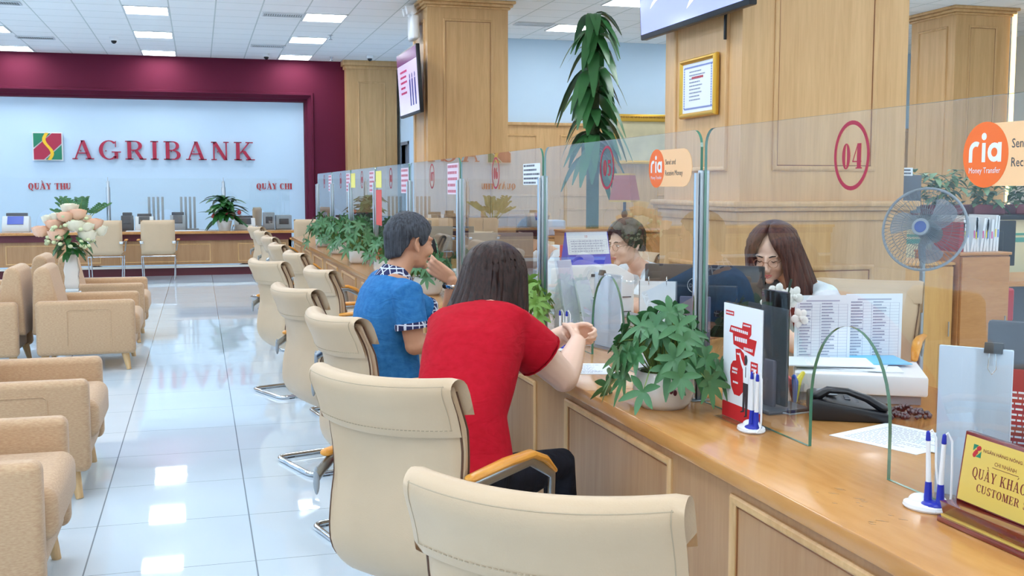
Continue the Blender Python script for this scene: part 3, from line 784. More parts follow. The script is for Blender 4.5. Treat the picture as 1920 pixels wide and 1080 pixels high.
for k in range(8):
    y0, y1 = posts[k] + 0.016, posts[k + 1] - 0.016
    g = thing('glass_screen', glass_label[k], 'glass screen', (0, 0, 0), 0, 'glass screens on the service counter')
    glass_sheet(g, pane_outline(y0, y1, 0.761, 1.70), GX)
    c = (y0 + y1) / 2 + 0.01
    xs = GX - 0.0056
    m = MB()
    for i in range(40):
        a, b = 2 * PI * i / 40, 2 * PI * (i + 1) / 40
        m.prism([(.082 * math.cos(a), .092 * math.sin(a)), (.082 * math.cos(b), .092 * math.sin(b)), (.071 * math.cos(b), .081 * math.sin(b)), (.071 * math.cos(a), .081 * math.sin(a))], (xs, c, 1.585), LY, AZ, (-.0006, 0, 0))
    serif(m, names[k], (xs, c + .046, 1.55), LY, AZ, (-.0006, 0, 0), 0.066, True, 0.094, 0.1)
    part_label(m.build('number_sticker', plain('maroon_vinyl', (170, 22, 60), 0.5), g, smooth=False), 'maroon oval with counter number ' + names[k] if k < 3 else 'maroon oval with a counter number')
    if k < 2:
        yc = posts[k] + (0.40 if k == 0 else 0.39)
        m = MB(); poly = [(-0.0, -.068), (.24, -.068)] + [(.24 + .07 * math.sin(a), -.068 * math.cos(a)) for a in [i * PI / 8 for i in range(1, 8)]] + [(.24, .068), (0, .068)]
        m.prism(poly, (xs, yc, 1.572), LY, AZ, (-.0005, 0, 0)); part_label(m.build('peach_sticker', M_PEACH, g, smooth=False), 'peach sticker with thin grey lettering')
        m = MB(); m.prism([(.072 * math.cos(a), .072 * math.sin(a)) for a in [i * PI / 20 for i in range(40)]], (xs - .0006, yc, 1.572), LY, AZ, (-.0005, 0, 0))
        part_label(m.build('round_sticker', M_ORANGE, g, smooth=False), 'orange disc lettered ria')
        m = MB(); xo = xs - .0012; tk = .0095
        # rounded letters r i a
        def bar(x0, z0, x1, z1): m.prism(R_(x0, z0, x1, z1), (xo, yc, 1.572), LY, AZ, (-.0003, 0, 0))
        def ring(cx, cz, r0, r1, a0, a1):
            n = 16
            for i in range(n):
                a = math.radians(a0 + (a1 - a0) * i / n); b = math.radians(a0 + (a1 - a0) * (i + 1) / n)
                m.prism([(cx + r1 * math.cos(a), cz + r1 * math.sin(a)), (cx + r1 * math.cos(b), cz + r1 * math.sin(b)), (cx + r0 * math.cos(b), cz + r0 * math.sin(b)), (cx + r0 * math.cos(a), cz + r0 * math.sin(a))], (xo, yc, 1.572), LY, AZ, (-.0003, 0, 0))
        bar(-.052, -.016, -.041, .010); ring(-.030, .008, .011, .022, 60, 180)
        bar(-.010, -.016, .001, .026); m.prism([(-.0045 + .008 * math.cos(a), .040 + .008 * math.sin(a)) for a in [i * PI / 8 for i in range(16)]], (xo, yc, 1.572), LY, AZ, (-.0003, 0, 0))
        ring(.029, .005, .010, .021, 0, 360); bar(.040, -.016, .051, .026)
        sans(m, 'Money Transfer', (xo, yc + .050, 1.572 - .040), LY, AZ, (-.0006, 0, 0), .013, .10)
        part_label(m.build('sticker_lettering', M_WHITE, g, smooth=False), 'white lettering')
        m = MB(); sans(m, 'Send and', (xs, yc - .082, 1.585), LY, AZ, (-.0012, 0, 0), .020, .09); sans(m, 'Receive Money', (xs, yc - .082, 1.545), LY, AZ, (-.0012, 0, 0), .020, .152)
        part_label(m.build('sticker_lettering', M_DGREY, g, smooth=False), 'thin grey lettering')
    else:
        ya = posts[k] + 0.05
        m = MB(); tr = k != 2
        wd, hh, zz = (.30, .11, 1.515) if not tr else (.34, .21, 1.455)
        m.prism(R_(0, 0, wd, hh), (xs, ya + wd, zz), LY, AZ, (-.0005, 0, 0))
        part_label(m.build('notice_sheet', M_PAPER if not tr else plain('pale_pink_paper', (232, 214, 226), 0.7), g, smooth=False), 'printed notice stuck on the glass')
        m = MB(); rows(m, (xs - .0006, ya + wd, zz), LY, AZ, (-.0003, 0, 0), wd, hh, 5, .45, k, .3); m.build('notice_print', M_INK if not tr else plain('pink_print', (196, 96, 120), 0.6), g, smooth=False)
        if k in (4, 5):
            m = MB(); m.prism(R_(0, 0, .34, .16), (xs, posts[k + 1] - .03, 1.50), LY, AZ, (-.0005, 0, 0)); part_label(m.build('yellow_note', plain('yellow_note_paper', (246, 236, 130), 0.7), g, smooth=False), 'yellow note')
        if k == 4:
            m = MB(); m.prism(R_(0, 0, .34, .34), (xs, posts[k + 1] - .03, 1.14), LY, AZ, (-.0005, 0, 0)); part_label(m.build('red_strip', plain('coral_red', (232, 96, 92), 0.6), g, smooth=False), 'coral red strip')
post_lab = ['chrome post at the near end of the screen numbered 04', 'chrome post between the screens numbered 04 and 05', 'chrome post between the screens numbered 05 and 06', 'chrome post just beyond the screen numbered 06',
            'chrome post above and beyond the man in blue', 'chrome post beside the coral red strip', 'chrome post beside the small yellow note, behind the leafy pots', 'chrome post third from the far end', 'chrome post at the far end of the counter']
P0 = None
for k, y in enumerate(posts):
    if P0 is None:
        P0 = thing('screen_post', post_lab[0], 'post', (GX, y, 0.76), 0, 'chrome posts of the glass screens')
        m = MB(); m.bbox(-.017, .017, -.013, .013, 0.004, 0.80, .004, 2); m.build('channel', M_STEEL, P0)
        m = MB(); m.cyl((-.026, 0, 0.004), (-.026, 0, 0.79), .009); m.cyl((-.026, 0, 0.10), (-.026, 0, 0.13), .012); m.build('rod', M_CHROME, P0)
        m = MB(); m.bbox(-.045, .03, -.03, .03, 0, 0.006, .003, 2); m.build('base_plate', M_STEEL, P0)
    else: dup(P0, post_lab[k], (GX, y, 0.76))
# glass line of the far counter
for k, (x0, x1, lab) in enumerate(((-5.3, -3.42, 'far counter glass screen at the left edge of the picture'), (-3.38, -1.5, 'far counter glass screen under the logo, with an arched opening'), (-1.46, 0.40, 'far counter glass screen behind the two visitor chairs'), (0.44, 1.55, 'far counter glass screen beneath the right-hand red lettering'))):
    g = thing('glass_screen', lab, 'glass screen', (0, 0, 0), 0, 'glass screens on the far counter')
    glass_sheet(g, pane_outline(x0, x1, 0.761, 1.66), 19.85, 0.01, 'y')
for x, lab in ((-3.40, 'pointed steel post at the left end of the far counter'), (-1.48, 'pointed steel post left of the visitor chairs on the far counter'), (0.42, 'pointed steel post behind the leafy plant on the far counter')):
    m = MB(); m.lathe([(.001, 0), (.05, 0), (.05, .01), (.034, .02), (.034, .74), (.024, .76), (.024, .84), (.008, .86), (.003, .92), (.001, .92)])
    t = m.build('pointed_post', M_STEEL); t.location = (x, 19.85, .76); tag(t, lab, 'post')
# ------------------------------------------------------------------ armchairs of the waiting area (front faces +x)
def make_armchair(label):
    t = thing('armchair', label, 'armchair', (0, 0, 0), 0, 'fabric armchairs of the waiting area')
    W = 0.86; a = 0.11
    m = MB(); m.bbox(-.72, -.02, a - .01, W - a + .01, .15, .30, .03, 3); m.build('base', M_SOFA, t)
    for y0, y1 in ((0, a), (W - a, W)):
        m = MB()
        # arm: side panel with softly rounded top and front
        m.bbox(-.76, 0.0, y0, y1, .14, .585, .035, 4); am = m.build('arm', M_SOFA, t)
        s = MB(); yy = y0 - .001 if y0 == 0 else y1 + .001
        pts = [(-.52, yy, .22), (-.52, yy, .50), (-.50, yy, .515), (-.20, yy, .515), (-.185, yy, .50), (-.185, yy, .20)]
        s.tube(pts, .0035, 6); s.build('seam', M_SOFA, am)
    m = MB(); m.bbox(-.62, .035, a + .002, W - a - .002, .275, .465, .055, 5)
    m.v = [(x, y, z + (.018 * math.sin(max(0, min(1, (x + .62) / .655)) * PI) * math.sin(max(0, min(1, (y - a) / (W - 2 * a))) * PI) if z > .4 else 0)) for x, y, z in m.v]
    m.build('seat_cushion', M_SOFA, t)
    m = MB()
    pr_ = [(-.80, .30), (-.79, .60), (-.775, .82), (-.74, .855), (-.69, .86), (-.655, .83), (-.58, .50), (-.56, .30)]
    rings = []
    for y, k in ((a + .0, .90), (a + .02, .985), (a + .05, 1), (W - a - .05, 1), (W - a - .02, .985), (W - a, .90)):
        cx, cz = -.68, .58
        rings.append([(cx + (x - cx) * k, y, cz + (z - cz) * k) for x, z in pr_])
    m.loft(rings); m.build('backrest', M_SOFA, t, bevel=.012)
    for x, y, dx, dy in ((-.09, .09, .03, -.03), (-.09, W - .09, .03, .03), (-.70, .09, -.03, -.03), (-.70, W - .09, -.03, .03)):
        m = MB(); m.tube([(x, y, .155), (x + dx, y + dy, 0)], [.033, .018], 14); m.build('leg', W_LEG, t)
    return t
arm = make_armchair('x')
chs = [((-.53, 3.86), 0, 'fabric armchair in the bottom left corner, closest of all'),
       ((-.53, 5.50), 0, 'second closest fabric armchair at the left edge, with a round wooden leg showing'),
       ((-.53, 9.44), 0, 'fabric armchair with a pocket-shaped seam on its side, in front of the flower vase'),
       ((-.53, 11.06), 0, 'fabric armchair behind the flower vase, farthest facing the aisle'),
       ((-2.18, 9.44 + .86), PI, 'fabric armchair back to back with the seamed one, at the left edge'),
       ((-2.18, 11.06 + .86), PI, 'fabric armchair facing left at the left edge, behind the other left-facing one')]
for i, ((x, y), rz, lab) in enumerate(chs):
    if i == 0: arm.location = (x, y, 0); arm.rotation_euler.z = rz; arm['label'] = lab
    else: dup(arm, lab, (x, y, 0), rz)

# small glass side table with the vase
t = thing('side_table', 'low glass side table between two armchairs, carrying the flower vase', 'side table', (-1.13, 10.66, 0))
m = MB(); m.bbox(-.28, .28, -.28, .28, .50, .515, .005, 2); m.build('table_top', M_ACRYL, t)
for x in (-.24, .24):
    for y in (-.24, .24):
        m = MB(); m.cyl((x, y, 0), (x, y, .5), .014); m.build('leg', M_CHROME, t)
t = thing('flower_vase', 'square white vase holding peach and white roses on the side table', 'vase', (-1.13, 10.66, .516))
m = MB()
for z0, z1, k in ((0, .04, .075), (.04, .07, .055)): m.bbox(-k, k, -k, k, z0, z1, .01, 2)
part_label(m.build('crystal_foot', plain('crystal', (225, 235, 240), 0.05, spec=1.0), t), 'clear crystal foot')
m = MB()
pr_ = [(.052, .07), (.062, .12), (.056, .18), (.064, .24), (.054, .30), (.05, .36), (.06, .38)]
m.loft([[(s * q[0] * c1, s * q[0] * c2, q[1]) for (c1, c2) in ((1, 1), (-1, 1), (-1, -1), (1, -1)) for s in (1,)] for q in pr_]); m.build('vase_body', M_CERAM, t, bevel=.008)
fl = random.Random(5)
def rose(c, r, mat, parent):
    m = MB(); c = Vector(c)
    for ring in range(5):
        n = (3, 4, 5, 6, 7)[ring]; R0 = r * (.42 + .145 * ring); pe = (.25, .45, .75, 1.0, 1.2)[ring]
        for k in range(n):
            a0 = 2 * PI * (k + ring * .37) / n + fl.random() * .3; wa = 2 * PI / n * .78
            vs = []
            for u in (0, .35, .7, 1):
                po = 2.5 + (pe - 2.5) * u; rad = R0 * (1 + (.16 if u == 1 else 0) + .03 * ring * u)
                for v in (-1, -.5, 0, .5, 1):
                    a = a0 + v * wa * math.sin(.55 + 1.2 * u); q = rad * (1 - .07 * v * v) ; pz = po + (.22 * v * v if u == 1 else 0)
                    vs.append(tuple(c + Vector((q * math.sin(pz) * math.cos(a), q * math.sin(pz) * math.sin(a), q * math.cos(pz)))))
            m.add(vs, [(5 * i + j, 5 * i + j + 1, 5 * i + j + 6, 5 * i + j + 5) for i in range(3) for j in range(4)])
    m.ell(c, (r * .4, r * .4, r * .45), nu=10, nv=6)
    return m.build('rose', mat, parent)
PEACH = plain('peach_petal', (250, 206, 176), 0.6); CREAMP = plain('cream_petal', (246, 244, 222), 0.6)
for (px, pz, py, k) in ((-.24, .60, -.03, 0), (-.135, .66, -.05, 0), (-.10, .57, -.10, 0), (-.03, .73, -.08, 0), (.07, .75, -.04, 0), (.06, .65, -.12, 1), (.14, .63, -.08, 1), (.20, .66, 0, 0), (-.10, .72, .05, 1),
                        (.15, .56, -.06, 1), (.0, .80, .03, 1), (.24, .60, .04, 1), (-.04, .64, .12, 0), (.10, .70, .14, 1), (-.18, .70, .08, 1)):
    rose((px, py, pz), .062 + fl.random() * .014, PEACH if k == 0 else CREAMP, t)
def leaf(mb, base, d, up, L, W, droop=.3, seg=4, fold=.15):
    """pointed leaf from base along d"""
    d = Vector(d).normalized(); up = Vector(up); s = d.cross(up)
    if s.length < 1e-5: s = Vector((1, 0, 0))
    s.normalize(); n = s.cross(d).normalized(); vs = []; base = Vector(base)
    for i in range(seg + 1):
        u = i / seg; w = W * .5 * math.sin(PI * min(1, (u * .92 + .05))) ** .8
        c = base + d * (L * u) - Vector((0, 0, 1)) * (droop * L * u * u)
        vs += [tuple(c - s * w + n * (fold * w)), tuple(c), tuple(c + s * w + n * (fold * w))]
    fs = []
    for i in range(seg): a = i * 3; fs += [(a, a + 1, a + 4, a + 3), (a + 1, a + 2, a + 5, a + 4)]
    mb.add(vs, fs)
m = MB()
for i in range(46):
    a = fl.random() * 2 * PI; z = .40 + fl.random() * .22; rr = .03 + fl.random() * .12
    leaf(m, (rr * math.cos(a), rr * math.sin(a), z), (math.cos(a), math.sin(a), fl.uniform(-.6, .5)), (0, 0, 1), .12, .05, .5)
m.build('foliage', M_LEAFD, t)
m = MB()
for i in range(60):
    a = fl.random() * 2 * PI; rr = fl.random() ** .5 * .22; z = .60 + .2 * (1 - (rr / .24) ** 2) * fl.random()
    if fl.random() < .4: z = .45 + fl.random() * .1; rr = .2
    m.ell((rr * math.cos(a), rr * math.sin(a), z), (.022, .022, .018), nu=6, nv=4)
m.build('filler_bloom', plain('pale_green_bloom', (216, 226, 180), 0.7), t)['kind'] = 'stuff'

# ------------------------------------------------------------------ cream leather cantilever chairs (front faces +x)
PROF = [(.27, .415), (.285, .44), (.26, .468), (.16, .475), (.02, .455), (-.10, .435), (-.19, .445), (-.235, .50), (-.235, .58), (-.225, .66), (-.235, .75), (-.262, .85), (-.30, .94), (-.325, 1.0)]
def prof_at(v, P=PROF):
    q = v * (len(P) - 1); i = min(int(q), len(P) - 2); u = q - i
    p0 = P[max(i - 1, 0)]; p1 = P[i]; p2 = P[i + 1]; p3 = P[min(i + 2, len(P) - 1)]
    def cr(a, b, c, d): return .5 * ((2 * b) + (-a + c) * u + (2 * a - 5 * b + 4 * c - d) * u * u + (-a + 3 * b - 3 * c + d) * u ** 3)
    return cr(p0[0], p1[0], p2[0], p3[0]), cr(p0[1], p1[1], p2[1], p3[1])
def shell(v, s, dx=0.0, wk=1.0):
    """v along profile, s -1..1 across"""
    x, z = prof_at(v)
    back = max(0, min(1, (v - .5) / .35))
    wd = (.25 - .018 * math.sin(max(0, min(1, (v - .45) / .4)) * PI)) * wk
    cur = .045 * back * s * s * (1 if back > 0 else 0) + .0 
    # back board leans out in a shallow curve, its top edge dips a little to the middle
    zz = z - (.012 * back * (1 - s * s) if v > .9 else 0)
    return (x + cur + dx, s * wd, zz)
def make_chair(label, arms='wood'):
    t = thing('visitor_chair', label, 'chair', (0, 0, 0), 0, 'cream leather visitor chairs at the long counter')
    m = MB()
    # hard leather-covered rear shell, sweeping down under the seat
    def rear(u, v):
        x, y, z = shell(.42 + .57 * v, -1 + 2 * u)
        return (x - .03, y, z)
    P2 = [(-.05, .33), (-.12, .335), (-.19, .36), (-.25, .42), (-.275, .50), (-.272, .60), (-.262, .68), (-.272, .78), (-.30, .88), (-.345, .975)]
    def rear2(u, v):
        x, z = prof_at(v, P2); s = -1 + 2 * u
        back = max(0, min(1, (v - .4) / .5)); wd = .252 - .02 * math.sin(min(1, v / .8) * PI)
        if v < .35: wd *= .80 + .2 * (v / .35)
        return (x + .05 * back * s * s + .018 * s * s, s * wd, z)
    m.pad(rear2, 22, 30, .026, .06); m.build('back_shell', M_LEATHER, t, angle=60)
    m = MB(); m.pad(lambda u, v: shell(.48 + .50 * v, -1 + 2 * u, .012, .99), 20, 24, .062, .13); m.build('backrest', M_LEATHER, t, angle=60)
    m = MB(); m.pad(lambda u, v: shell(.0 + .50 * v, -1 + 2 * u, 0, .99), 20, 18, .075, .16); m.build('seat', M_LEATHER, t, angle=60)
    # wrapped top panel
    P3 = [(-.318, .845), (-.338, .91), (-.366, .975), (-.358, 1.004), (-.325, 1.012), (-.288, .985), (-.258, .90)]
    def cap(u, v):
        x, z = prof_at(v, P3); s = -1 + 2 * u
        lo = .020 * (abs(s) > .9) if v < .15 else 0
        return (x + (.05 + .018) * s * s, s * .262, z - .010 * (1 - s * s))
    m = MB(); m.pad(cap, 24, 16, .012, .05); cp = m.build('head_panel', M_LEATHER, t, angle=60)
    # stitching lines and piping
    m = MB()
    for v in (.07,):
        pts = [cap(.03 + .94 * i / 40, v) for i in range(41)]
        for i in range(0, 40): m.tube([(pts[i][0] - .0075, pts[i][1], pts[i][2]), ((pts[i][0] + pts[i + 1][0]) / 2 - .0075, (pts[i][1] * .4 + pts[i + 1][1] * .6), pts[i + 1][2])], .0012, 4)
    for v in (.45,):
        pts = [cap(.03 + .94 * i / 40, v) for i in range(41)]
        m.tube([(p[0] - .0065, p[1], p[2]) for p in pts], .0014, 4)
    for u in (.035, .965):
        pts = [cap(u, .07 + .4 * i / 12) for i in range(13)]
        m.tube([(p[0] - .0070, p[1], p[2]) for p in pts], .0012, 4)
    m.build('stitching', M_STITCH, cp)
    for sg in (-1, 1):
        m = MB()
        m.tube([(lambda p: (p[0] - .004, p[1] + sg * .002, p[2]))(rear2(.5 + sg * .485, .30 + .70 * i / 24)) for i in range(25)], .0035, 6)
        m.build('piping', M_SEAM, t); m = MB()
        m.tube([(lambda p: (p[0], p[1] + sg * .004, p[2]))(shell(.52 + .44 * i / 20, sg * .97, .02)) for i in range(21)], .0032, 6)
        m.build('piping', M_SEAM, t)
    # tubular cantilever frame: closed floor loop at the rear, rising at the front
    m = MB(); fr = []
    def rc(p, q, r, rr=.06, n=5):
        p, q, r = Vector(p), Vector(q), Vector(r); a = q + (p - q).normalized() * rr; b = q + (r - q).normalized() * rr
        return [tuple(a * (1 - k / n) ** 2 + q * 2 * (k / n) * (1 - k / n) + b * (k / n) ** 2) for k in range(n + 1)]
    w_ = .235
    pl = [(-.12, -w_, .40), (.26, -w_, .43), (.24, -w_, .014), (-.30, -w_, .014), (-.30, w_, .014), (.24, w_, .014), (.26, w_, .43), (-.12, w_, .40)]
    pts = [pl[0]]
    for i in range(1, len(pl) - 1): pts += rc(pl[i - 1], pl[i], pl[i + 1])
    pts.append(pl[-1]); m.tube(pts, .0135, 10)
    m.cyl((-.10, -w_, .40), (-.10, w_, .40), .011); m.build('frame', M_CHROME, t)
    m = MB()
    for x in (-.22, .18):
        for y in (-w_, w_): m.box(x - .02, x + .02, y - .010, y + .010, 0, .006)
    m.build('foot_glide', M_BLACK, t)
    for sg in (-1, 1):
        y = sg * .272
        a = MB(); a.tube([(-.275, sg * .262, .66), (-.20, y, .70), (.08, y, .712), (.20, y, .645), (.235, sg * .245, .42)], .011, 10, flat=1.8)
        ar = a.build('armrest', M_STEEL, t)
        b = MB(); b.tube([(-.22, y, .722), (-.05, y, .732), (.08, y, .730), (.15, y, .702), (.205, y, .655)], [.020, .023, .023, .022, .016], 12, flat=.62, round_ends=True, up=(0, 0, 1))
        part_label(b.build('armrest_pad', W_ARM if arms == 'wood' else M_GREY, ar), 'orange wooden arm pad')
        b = MB(); b.ell((-.276, sg * .262, .645), (.010, .010, .045)); b.build('mount', M_GREY, ar)
    return t
chair = make_chair('x')
def fa(d): return math.radians(d)
vis = [(.738, 2.02, 52, 'largest cream leather chair in the bottom foreground, empty with its back to us'),
       (.698, 3.225, 40, 'cream leather chair with a grey oval badge that the woman in red sits on'),
       (.80, 4.64, 15, 'cream leather chair that the man in the blue shirt sits on'),
       (.74, 5.95, 18, 'empty cream leather chair directly behind the man\'s chair, its chrome base loop showing'),
       (.72, 8.15, 22, 'empty cream leather chair set farthest out into the aisle, with wooden arms'),
       (1.02, 7.20, 10, 'empty cream leather chair pushed in right behind the man\'s back'),
       (1.02, 9.05, 8, 'empty cream leather chair with tall side piping, left of the man\'s chair row'),
       (.98, 10.4, 6, 'empty cream leather chair half hidden behind the tall-piped one'),
       (1.0, 12.0, 6, 'cream leather chair third from the far end of the counter'),
       (1.0, 13.6, 8, 'cream leather chair second from the far end of the counter'),
       (1.0, 15.2, 14, 'farthest cream leather chair of the row along the counter')]
chair.scale = (1, 1, .97)
for i, (x, y, dg_, lab) in enumerate(vis):
    if i == 0: chair.location = (x, y, 0); chair.rotation_euler.z = fa(dg_); chair['label'] = lab
    else: dup(chair, lab, (x, y, 0), fa(dg_))

# simpler flat-back chairs at the far counter (front faces +y)
def make_far_chair(label):
    t = thing('visitor_chair', label, 'chair', (0, 0, 0), 0, 'flat-backed visitor chairs at the far counter')
    m = MB(); m.pad(lambda u, v: (-.265 + .53 * u + 0, -.26 + .05 * (1 - v) - .02 * math.sin(v * PI) + .05 * (2 * u - 1) ** 2 * .4, .42 + .56 * v), 14, 14, .06, .10); m.build('backrest', M_LEATHER, t, angle=60)
    m = MB(); m.pad(lambda u, v: (-.25 + .50 * u, -.23 + .50 * v, .45), 12, 12, .07, .15); m.build('seat', M_LEATHER, t, angle=60)
    m = MB()
    for s in (-1, 1):
        m.tube([(s * .26, -.23, .395), (s * .245, -.24, .012), (s * .245, .24, .012), (s * .26, .24, .40), (s * .26, -.23, .395)], .010, 8)
    m.cyl((-.26, -.23, .395), (.26, -.23, .395), .010); m.build('frame', M_CHROME, t)
    for s in (-1, 1):
        m = MB(); m.tube([(s * .265, -.28, .62), (s * .30, -.2, .64), (s * .30, .12, .64), (s * .27, .2, .46)], .011, 8); a = m.build('armrest', M_STEEL, t)
        m = MB(); m.bbox(s * .31 - .025, s * .31 + .025, -.2, .12, .645, .665, .008, 2); m.build('armrest_pad', W_ARM, a)
        m = MB(); m.bbox(s * .25 - .03, s * .25 + .03, -.32, -.29, .60, .645, .01, 2); m.build('bracket', M_CHROME, a)
    return t
fc = make_far_chair('left one of two cream chairs facing the far counter, seen from behind'); fc.location = (-1.46, 18.85, 0)
dup(fc, 'right one of two cream chairs facing the far counter, seen from behind', (-.65, 18.85, 0))
dup(fc, 'cream chair at the right end of the far counter, beyond the long counter', (1.78, 18.6, 0), fa(-4))
# staff chairs behind the far counter
def swivel(c):
    m = MB(); m.cyl((0, 0, -.09), (0, 0, .42), .03)
    for k in range(5): m.tube([(0, 0, -.06), (.28 * math.cos(k * 1.2566), .28 * math.sin(k * 1.2566), -.145)], .016, 8)
    m.build('swivel_base', M_BLACK, c)
sc1 = dup(fc, 'staff chair behind the far counter at right, seen from the side', (.80, 20.9, .16), fa(72), group='staff chairs')
sc2 = dup(fc, 'staff chair behind the plant with thin stems at the far counter', (-1.80, 20.9, .16), fa(-70), group='staff chairs')
swivel(sc1); swivel(sc2)
# ------------------------------------------------------------------ plants
pl = random.Random(21)
def schefflera(label, loc, R, H, ncl, seed, pot='round', leafmat=None, mark=False, seg=4, spread=1.0, L0=.075, down=.35, rz=0, xmax=.13):
    r = random.Random(seed)
    t = thing('potted_plant', label, 'plant', loc, rz, 'leafy plants in white pots on the long counter')
    m = MB()
    if pot == 'round': prof_ = [(.001, 0), (.075, 0), (.092, .02), (.105, .06), (.102, .10), (.090, .125), (.080, .122), (.088, .10), (.001, .095)]
    else: prof_ = [(.001, 0), (.07, 0), (.095, .03), (.10, .07), (.088, .11), (.08, .108), (.001, .09)]
    m.lathe(prof_, n=32); p = m.build('pot', M_CERAM, t, angle=60)
    m = MB(); m.lathe([(.001, .098), (.086, .098), (.086, .104), (.001, .106)], n=20); m.build('soil', M_SOIL, t)
    if mark:
        m = MB()
        for k, a in enumerate((-1.9, -1.75, -1.62)): m.ell((.106 * math.cos(a), .106 * math.sin(a), .065 + .006 * (k % 2)), (.007, .004, .010), nu=8, nv=5)
        part_label(m.build('pot_motif', plain('plum_print', (96, 40, 60), .6), p), 'small plum-coloured printed motif')
    st, lf = MB(), MB()
    for i in range(ncl):
        a = 2 * PI * i * .381966 + r.uniform(-.3, .3)
        q = math.sqrt((i + .5) / ncl); rad = R * q * r.uniform(.8, 1.1)
        h = .13 + (H - .13) * (1 - .75 * q * q) * r.uniform(.65, 1.05) - (down * H * max(0, q - .6) * r.random() * 2)
        e = Vector((rad * math.cos(a), rad * math.sin(a) * spread, h))
        if e.x > xmax: e.x = xmax - .03 * r.random()
        if e.z < .10 and e.x > 0: e.z = .12
        b = Vector((.03 * math.cos(a), .03 * math.sin(a), .10))
        mid = b.lerp(e, .55) + Vector((0, 0, .06 + .03 * r.random()))
        st.tube([b, mid, e], [.0028, .0022, .0016], 5)
        out = Vector((math.cos(a), math.sin(a), .25 + .5 * (1 - q))).normalized()
        n = r.choice((5, 6, 6, 7)); ph = r.random() * 6
        ax = out; s1 = ax.cross(Vector((0, 0, 1))).normalized(); s2 = s1.cross(ax)
        for k in range(n):
            b2 = 2 * PI * k / n + ph
            d = (s1 * math.cos(b2) + s2 * math.sin(b2)) + ax * .35 + Vector((0, 0, -.12))
            leaf(lf, e, d, ax, L0 * r.uniform(.75, 1.25), L0 * .36, .3, seg, .22)
    st.build('stem', M_STEM, t); lf.build('foliage', leafmat or M_LEAF, t)
    return t
schefflera('closest leafy green plant in a white pot with a small dark motif, on the counter', (1.50, 3.38, .7605), .19, .33, 58, 3, mark=True, seg=5, L0=.072, down=.6, spread=1.3)
schefflera('leafy plant in a white bowl, right of the woman\'s hair', (1.535, 5.15, .7605), .15, .30, 24, 8, pot='bowl', leafmat=M_LEAFY, L0=.065)
schefflera('leafy plant in a white pot between the man and the glass, behind his raised hand', (1.52, 7.45, .7605), .20, .30, 34, 5, L0=.07)
schefflera('leafy plant in a white pot just left of the man\'s head', (1.52, 9.25, .7605), .20, .32, 30, 15, L0=.07)
schefflera('wide bushy plant in a white pot, second in the cluster left of the man', (1.50, 10.75, .7605), .26, .42, 42, 6, L0=.08)
schefflera('bushy plant in a white pot, third in the cluster left of the man', (1.50, 12.3, .7605), .24, .42, 34, 9, L0=.085, seg=3)
schefflera('farthest bushy plant in a white pot near the end of the long counter', (1.50, 13.9, .7605), .24, .40, 34, 7, L0=.09, seg=3)

def long_leaf_plant(name, label, loc, levels, potr=.16, poth=.28, L=.5, W=.07, mat=None, n=14, trunk=.02, seed=2, group=None, droop=.75, potmat=None):
    r = random.Random(seed)
    t = thing(name, label, 'plant', loc, 0, group)
    m = MB(); m.lathe([(.001, 0), (potr * .75, 0), (potr, poth * .9), (potr * 1.04, poth), (potr * .92, poth), (potr * .9, poth * .92), (.001, poth * .9)], n=28); m.build('pot', potmat or M_CERAM, t, angle=60)
    top = max(l[0] for l in levels)
    m = MB(); m.tube([(0, 0, poth * .85), (.01, .01, top * .5), (0, 0, top)], [trunk, trunk * .85, trunk * .6], 10); m.build('trunk', M_BARK, t)
    m = MB()
    for (z, k, sc) in levels:
        for i in range(k):
            a = r.random() * 2 * PI; el = r.uniform(-.1, .9)
            leaf(m, (0, 0, z + r.uniform(-.05, .05)), (math.cos(a), math.sin(a), el), (0, 0, 1), L * sc * r.uniform(.7, 1.2), W * sc ** .5, droop * r.uniform(.8, 1.3), 7, .25)
    m.build('foliage', mat or M_LEAFD, t)
    return t
# tall hanging plant wound on a post, beyond the staff area
t = long_leaf_plant('hanging_leaf_plant', 'tall dracaena-like plant with long drooping dark leaves, reaching the ceiling', (4.40, 12.0, 0), [(1.9, 16, 1.0), (2.1, 16, 1), (2.35, 12, 1), (2.6, 12, 1), (2.85, 13, 1), (3.05, 13, 1), (3.25, 13, .95), (3.42, 16, .9)], .22, .4, .40, .135, plain('deep_leaf', (58, 112, 62), .32, var=.35, vscale=3), trunk=.045, seed=15, droop=1.15)
m = MB(); m.cyl((0, 0, .36), (0, 0, 3.45), .075, .07, 14); part_label(m.build('moss_pole', plain('moss_pole', (62, 78, 48), .95, bump=.8, bscale=60), t), 'dark mossy climbing pole')
# plants on the far counter
r = random.Random(8)
t = thing('potted_plant', 'thin-stemmed feathery plant in a white pot on the far counter, behind the roses', 'plant', (-1.93, 19.72, .7605), 0)
m = MB(); m.lathe([(.001, 0), (.10, 0), (.12, .14), (.10, .14), (.001, .12)], n=20); m.build('pot', M_CERAM, t)
a_, b_ = MB(), MB()
for i in range(16):
    a = r.random() * 2 * PI; e = Vector((math.cos(a) * .55 * r.random() ** .5, .2 * math.sin(a), r.uniform(.34, .60)))
    p0 = Vector((.03 * math.cos(a), .03 * math.sin(a), .1)); a_.tube([p0, p0.lerp(e, .5) + Vector((0, 0, .05)), e], [.008, .006, .004], 5)
    for k in range(7):
        q = p0.lerp(e, .45 + .08 * k) + Vector((0, 0, .045 * (1 - k / 7)))
        for s in (-1, 1): leaf(b_, q, (s * .8, r.uniform(-.4, .4), .5), (0, 1, 0), .085, .04, .1, 3)
a_.build('stem', M_STEM, t); b_.build('foliage', M_LEAF, t)
